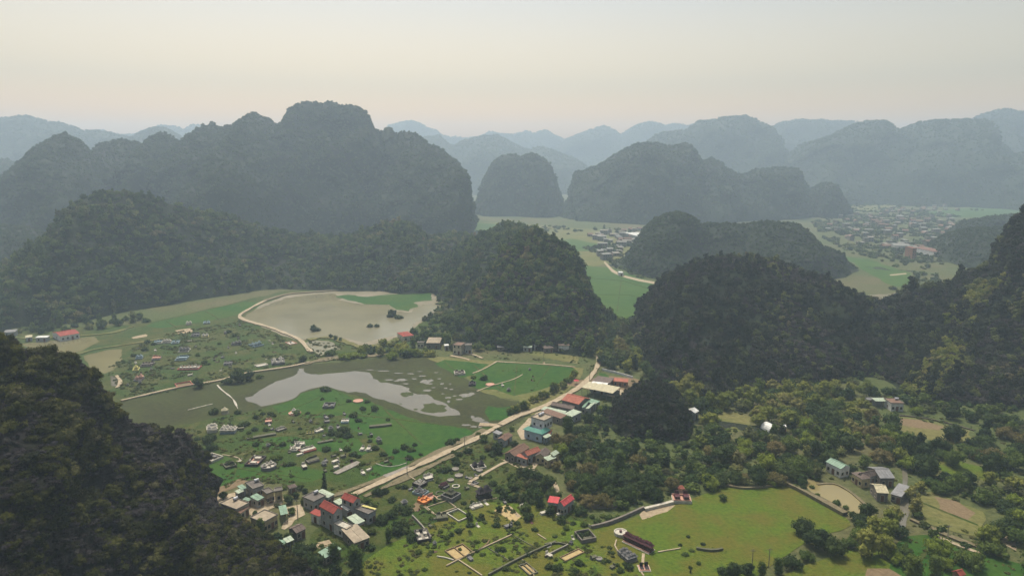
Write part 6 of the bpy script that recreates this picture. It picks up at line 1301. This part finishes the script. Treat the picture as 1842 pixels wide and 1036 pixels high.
for i, (g0, q) in enumerate(sm):
    o = link('small_tomb', tomb_mesh(q[0], q[1])); o.location = (g0.x, g0.y, .03); o.rotation_euler = (0, 0, rnd4.choice((.5, .6, 2.1, -.9)) + rnd4.uniform(-.2, .2)); w_ = rnd4.uniform(.5, .95); o.scale = (w_, w_*rnd4.uniform(.8, 1.4), w_)
    tag(o, labs[i], 'tomb', 'small tombs between the larger graves')
# ------------------------------------------------------------------ low growth nobody could count
def fill(name, poly, dens, size, coll, seed, label, thr=None, sc=9., avoid=True):
    rg = np.random.default_rng(seed); q = [gp(*p) for p in poly]; W2 = [(p.x, p.y) for p in q]
    x0, x1, y0, y1 = min(p.x for p in q), max(p.x for p in q), min(p.y for p in q), max(p.y for p in q)
    n = int((x1-x0)*(y1-y0)/dens); X = rg.uniform(x0, x1, n); Y_ = rg.uniform(y0, y1, n)
    k = np.ones(n, bool)
    if thr is not None: k &= fbm(X/sc, Y_/sc, s=seed, o=4, g=.6) > thr
    # vectorised point in polygon
    ins = np.zeros(n, bool); j = len(W2)-1
    for i in range(len(W2)):
        xi, yi = W2[i]; xj, yj = W2[j]
        if yi != yj: ins ^= ((yi > Y_) != (yj > Y_)) & (X < (xj-xi)*(Y_-yi)/(yj-yi) + xi)
        j = i
    k &= ins; X, Y_ = X[k], Y_[k]
    if avoid:
        d = Y_*math.cos(PITCH) + CAM_H*math.sin(PITCH); u = Y_*math.sin(PITCH) - CAM_H*math.cos(PITCH)
        PX, PY = 921 + FPX*X/d, 518 - FPX*u/d; ok = np.ones(len(X), bool)
        for bx0, by0, bx1, by1, bd in BOXES: ok &= ~((PX > bx0) & (PX < bx1) & (PY > by0+(by1-by0)*.15) & (PY < by1+2))
        for pl in CLEARPX + FIELDCLEAR[:5]:
            for a in range(len(PX)):
                if ok[a] and inpoly(PX[a], PY[a], pl): ok[a] = False
        X, Y_ = X[ok], Y_[ok]
    if len(X) < 3: return
    s = size[0] + (size[1]-size[0])*rg.random(len(X))**2.5
    scatter(name, np.stack([X, Y_, np.zeros(len(X))+.02], 1), s, coll, rg, label=label, cat='plants', tilt=.05, flat_=(.5, .95))
CLEARPX = [[(630,897),(648,880),(760,828),(872,775),(900,760),(905,772),(870,790),(760,842),(660,890)],
           [(440,573),(470,545),(600,524),(785,545),(785,560),(740,597),(655,620),(560,612),(500,600)],
           [(441,715),(547,662),(670,668),(740,700),(810,733),(828,747),(740,740),(660,712),(583,694),(485,728)],
           [(1434,862),(1500,866),(1552,908),(1548,928),(1500,910)], [(1615,838),(1636,840),(1636,945),(1608,963)]]
fill('weeds', [(225,780),(340,765),(470,737),(560,745),(620,745),(640,800),(700,822),(745,826),(790,822),(700,868),(640,888),(560,884),(440,866),(375,890),(330,800)], 1.8, (.2, 1.3), C_WEED, 1, 'tangled weeds between the tombs of the left field', -.05)
fill('weeds', [(600,700),(626,712),(655,722),(690,745),(640,770),(600,745)], 3.2, (.25, .8), C_WEED, 11, 'weeds on the green tongue by the open water', .3)
fill('weeds', [(560,1060),(560,960),(640,893),(880,786),(960,832),(1010,900),(1090,948),(1160,1060)], 1.3, (.2, 1.3), C_WEED, 2, 'weeds and low bushes between the plots of the lower graveyard', -.05)
fill('weeds', [(185,660),(240,625),(300,600),(440,576),(500,602),(545,632),(545,655),(390,688),(230,720)], 1.9, (.25, 1.5), C_WEED, 3, 'low scrub across the upper graveyard', 0.0)
fill('weeds', [(850,672),(900,660),(960,668),(1000,680),(960,706),(925,716),(890,704),(862,706)], 4, (.3, 1.0), C_WEED, 4, 'weeds in the bright field beyond the lily pads', .35)
fill('weeds', [(760,641),(900,646),(1060,655),(1060,630),(900,630),(760,622)], 5, (.4, 1.4), C_WEED, 5, 'garden growth in front of the hamlet under the hill', -.1)
fill('weeds', [(1060,660),(1300,700),(1560,720),(1842,790),(1842,1060),(1640,1000),(1560,930),(1500,862),(1260,870),(1190,900),(1000,850),(1040,770),(1060,740)], 5, (.4, 1.5), C_WEED, 6, 'undergrowth under the valley trees at the right', .0)
fill('weeds', [(1090,950),(1220,908),(1400,872),(1520,930),(1440,975),(1340,1040),(1160,1050)], 9, (.12, .45), C_WEED, 7, 'scattered tufts on the wide meadow', .1, 6.)
fill('weeds', [(545,632),(560,612),(600,606),(655,624),(720,606),(760,600),(780,640),(700,642),(560,652)], 4, (.4, 1.6), C_WEED, 8, 'scrub on the bank between the lake and the marsh', -.2)
fill('weeds', [(870,800),(930,770),(1000,725),(1060,690),(1080,655),(1060,655),(980,705),(900,755),(860,785)], 3.5, (.3, 1.1), C_WEED, 9, 'weeds along the roadside', -.1)
fill('woodland', [(742,600),(750,575),(785,560),(788,530),(800,515),(860,520),(880,560),(840,600),(800,615),(760,612)], 16, (1.6, 4.0), C_FOREST, 17, 'wood between the big lake and the foot of the central hill', -.6, 30.)
fill('woodland', [(1000,842),(1010,792),(1050,760),(1085,735),(1120,720),(1250,705),(1360,778),(1440,770),(1560,775),(1640,800),(1660,850),(1600,800),(1500,815),(1480,858),(1400,868),(1240,880),(1190,903),(1120,910),(1030,880)], 13, (1.2, 3.2), C_FOREST, 18, 'dark understorey filling the wood around the knoll', -.5, 20.)
fill('woodland', [(1180,690),(1420,700),(1560,720),(1560,745),(1500,760),(1360,768),(1352,740),(1310,734),(1275,745),(1230,735)], 15, (1.4, 3.6), C_YWOOD, 19, 'light green understorey of the bamboo wood', -.4, 20.)
fill('woodland', [(1645,848),(1700,862),(1770,872),(1900,872),(1900,960),(1842,945),(1780,912),(1720,893),(1662,876)], 13, (1.4, 3.2), C_FOREST, 20, 'hedgerow growth between the small fields at the right', -.6, 20.)
fill('woodland', [(1860,760),(2300,760),(2500,1060),(1880,1060),(1860,900)], 40, (2.2, 4.6), C_FOREST, 21, 'scattered dark trees continuing past the right-hand fields', -.1, 25.)
fill('woodland', [(1200,640),(1400,668),(1560,672),(1700,700),(1842,720),(1842,762),(1700,745),(1640,722),(1570,705),(1420,700),(1300,690)], 26, (1.8, 4.4), C_FOREST, 16, 'dark wood along the foot of the right hills above the bamboo', -.3, 30.)
fill('woodland', [(1040,445),(1090,462),(1105,482),(1150,500),(1180,505),(1180,470),(1150,440),(1100,440)], 34, (2.5, 4.5), C_FOREST, 10, 'hazy wood around the small hamlet behind the rice field', -.4, 30., avoid=False)
fill('woodland', [(1460,400),(1520,380),(1640,378),(1730,388),(1730,420),(1700,470),(1620,480),(1530,455),(1480,430)], 50, (2.5, 5.0), C_FOREST, 12, 'hazy trees among the houses of the far village', -.15, 40., avoid=False)
fill('woodland', [(845,400),(1000,408),(1100,410),(1170,412),(1100,425),(1040,425),(950,415)], 260, (3, 6), C_FOREST, 13, 'far hedgerows at the foot of the central massif', .1, 60., avoid=False)
fill('woodland', [(1440,380),(1600,362),(1842,360),(1842,385),(1700,378),(1560,382)], 300, (3, 6), C_FOREST, 14, 'far hedgerows behind the hazy village', .1, 60., avoid=False)
fill('woodland', [(1560,460),(1640,488),(1700,470),(1700,500),(1640,530),(1600,520),(1640,515),(1640,495)], 60, (2.5, 4.5), C_FOREST, 15, 'trees around the green field below the far village', -.2, 30., avoid=False)
# ------------------------------------------------------------------ haze
def haze():
    x0, x1, y0, y1, z0, z1 = -5200, 5200, -700, 4550, -2.0, 345.0
    V = [(x, y, z) for x in (x0, x1) for y in (y0, y1) for z in (z0, z1)]
    F = [(0, 1, 3, 2), (4, 6, 7, 5), (0, 4, 5, 1), (2, 3, 7, 6), (0, 2, 6, 4), (1, 5, 7, 3)]
    m = bpy.data.materials.new('haze'); m.use_nodes = True; n = m.node_tree.nodes; n.clear()
    o = n.new('ShaderNodeOutputMaterial'); p = n.new('ShaderNodeVolumePrincipled')
    p.inputs['Color'].default_value = (*HAZE_COLOR, 1); p.inputs['Density'].default_value = HAZE_DENSITY; p.inputs['Anisotropy'].default_value = 0.35
    m.node_tree.links.new(p.outputs[0], o.inputs['Volume'])
    ob = link('haze', mesh('haze', V, F, m)); tag(ob, kind='stuff')
haze()
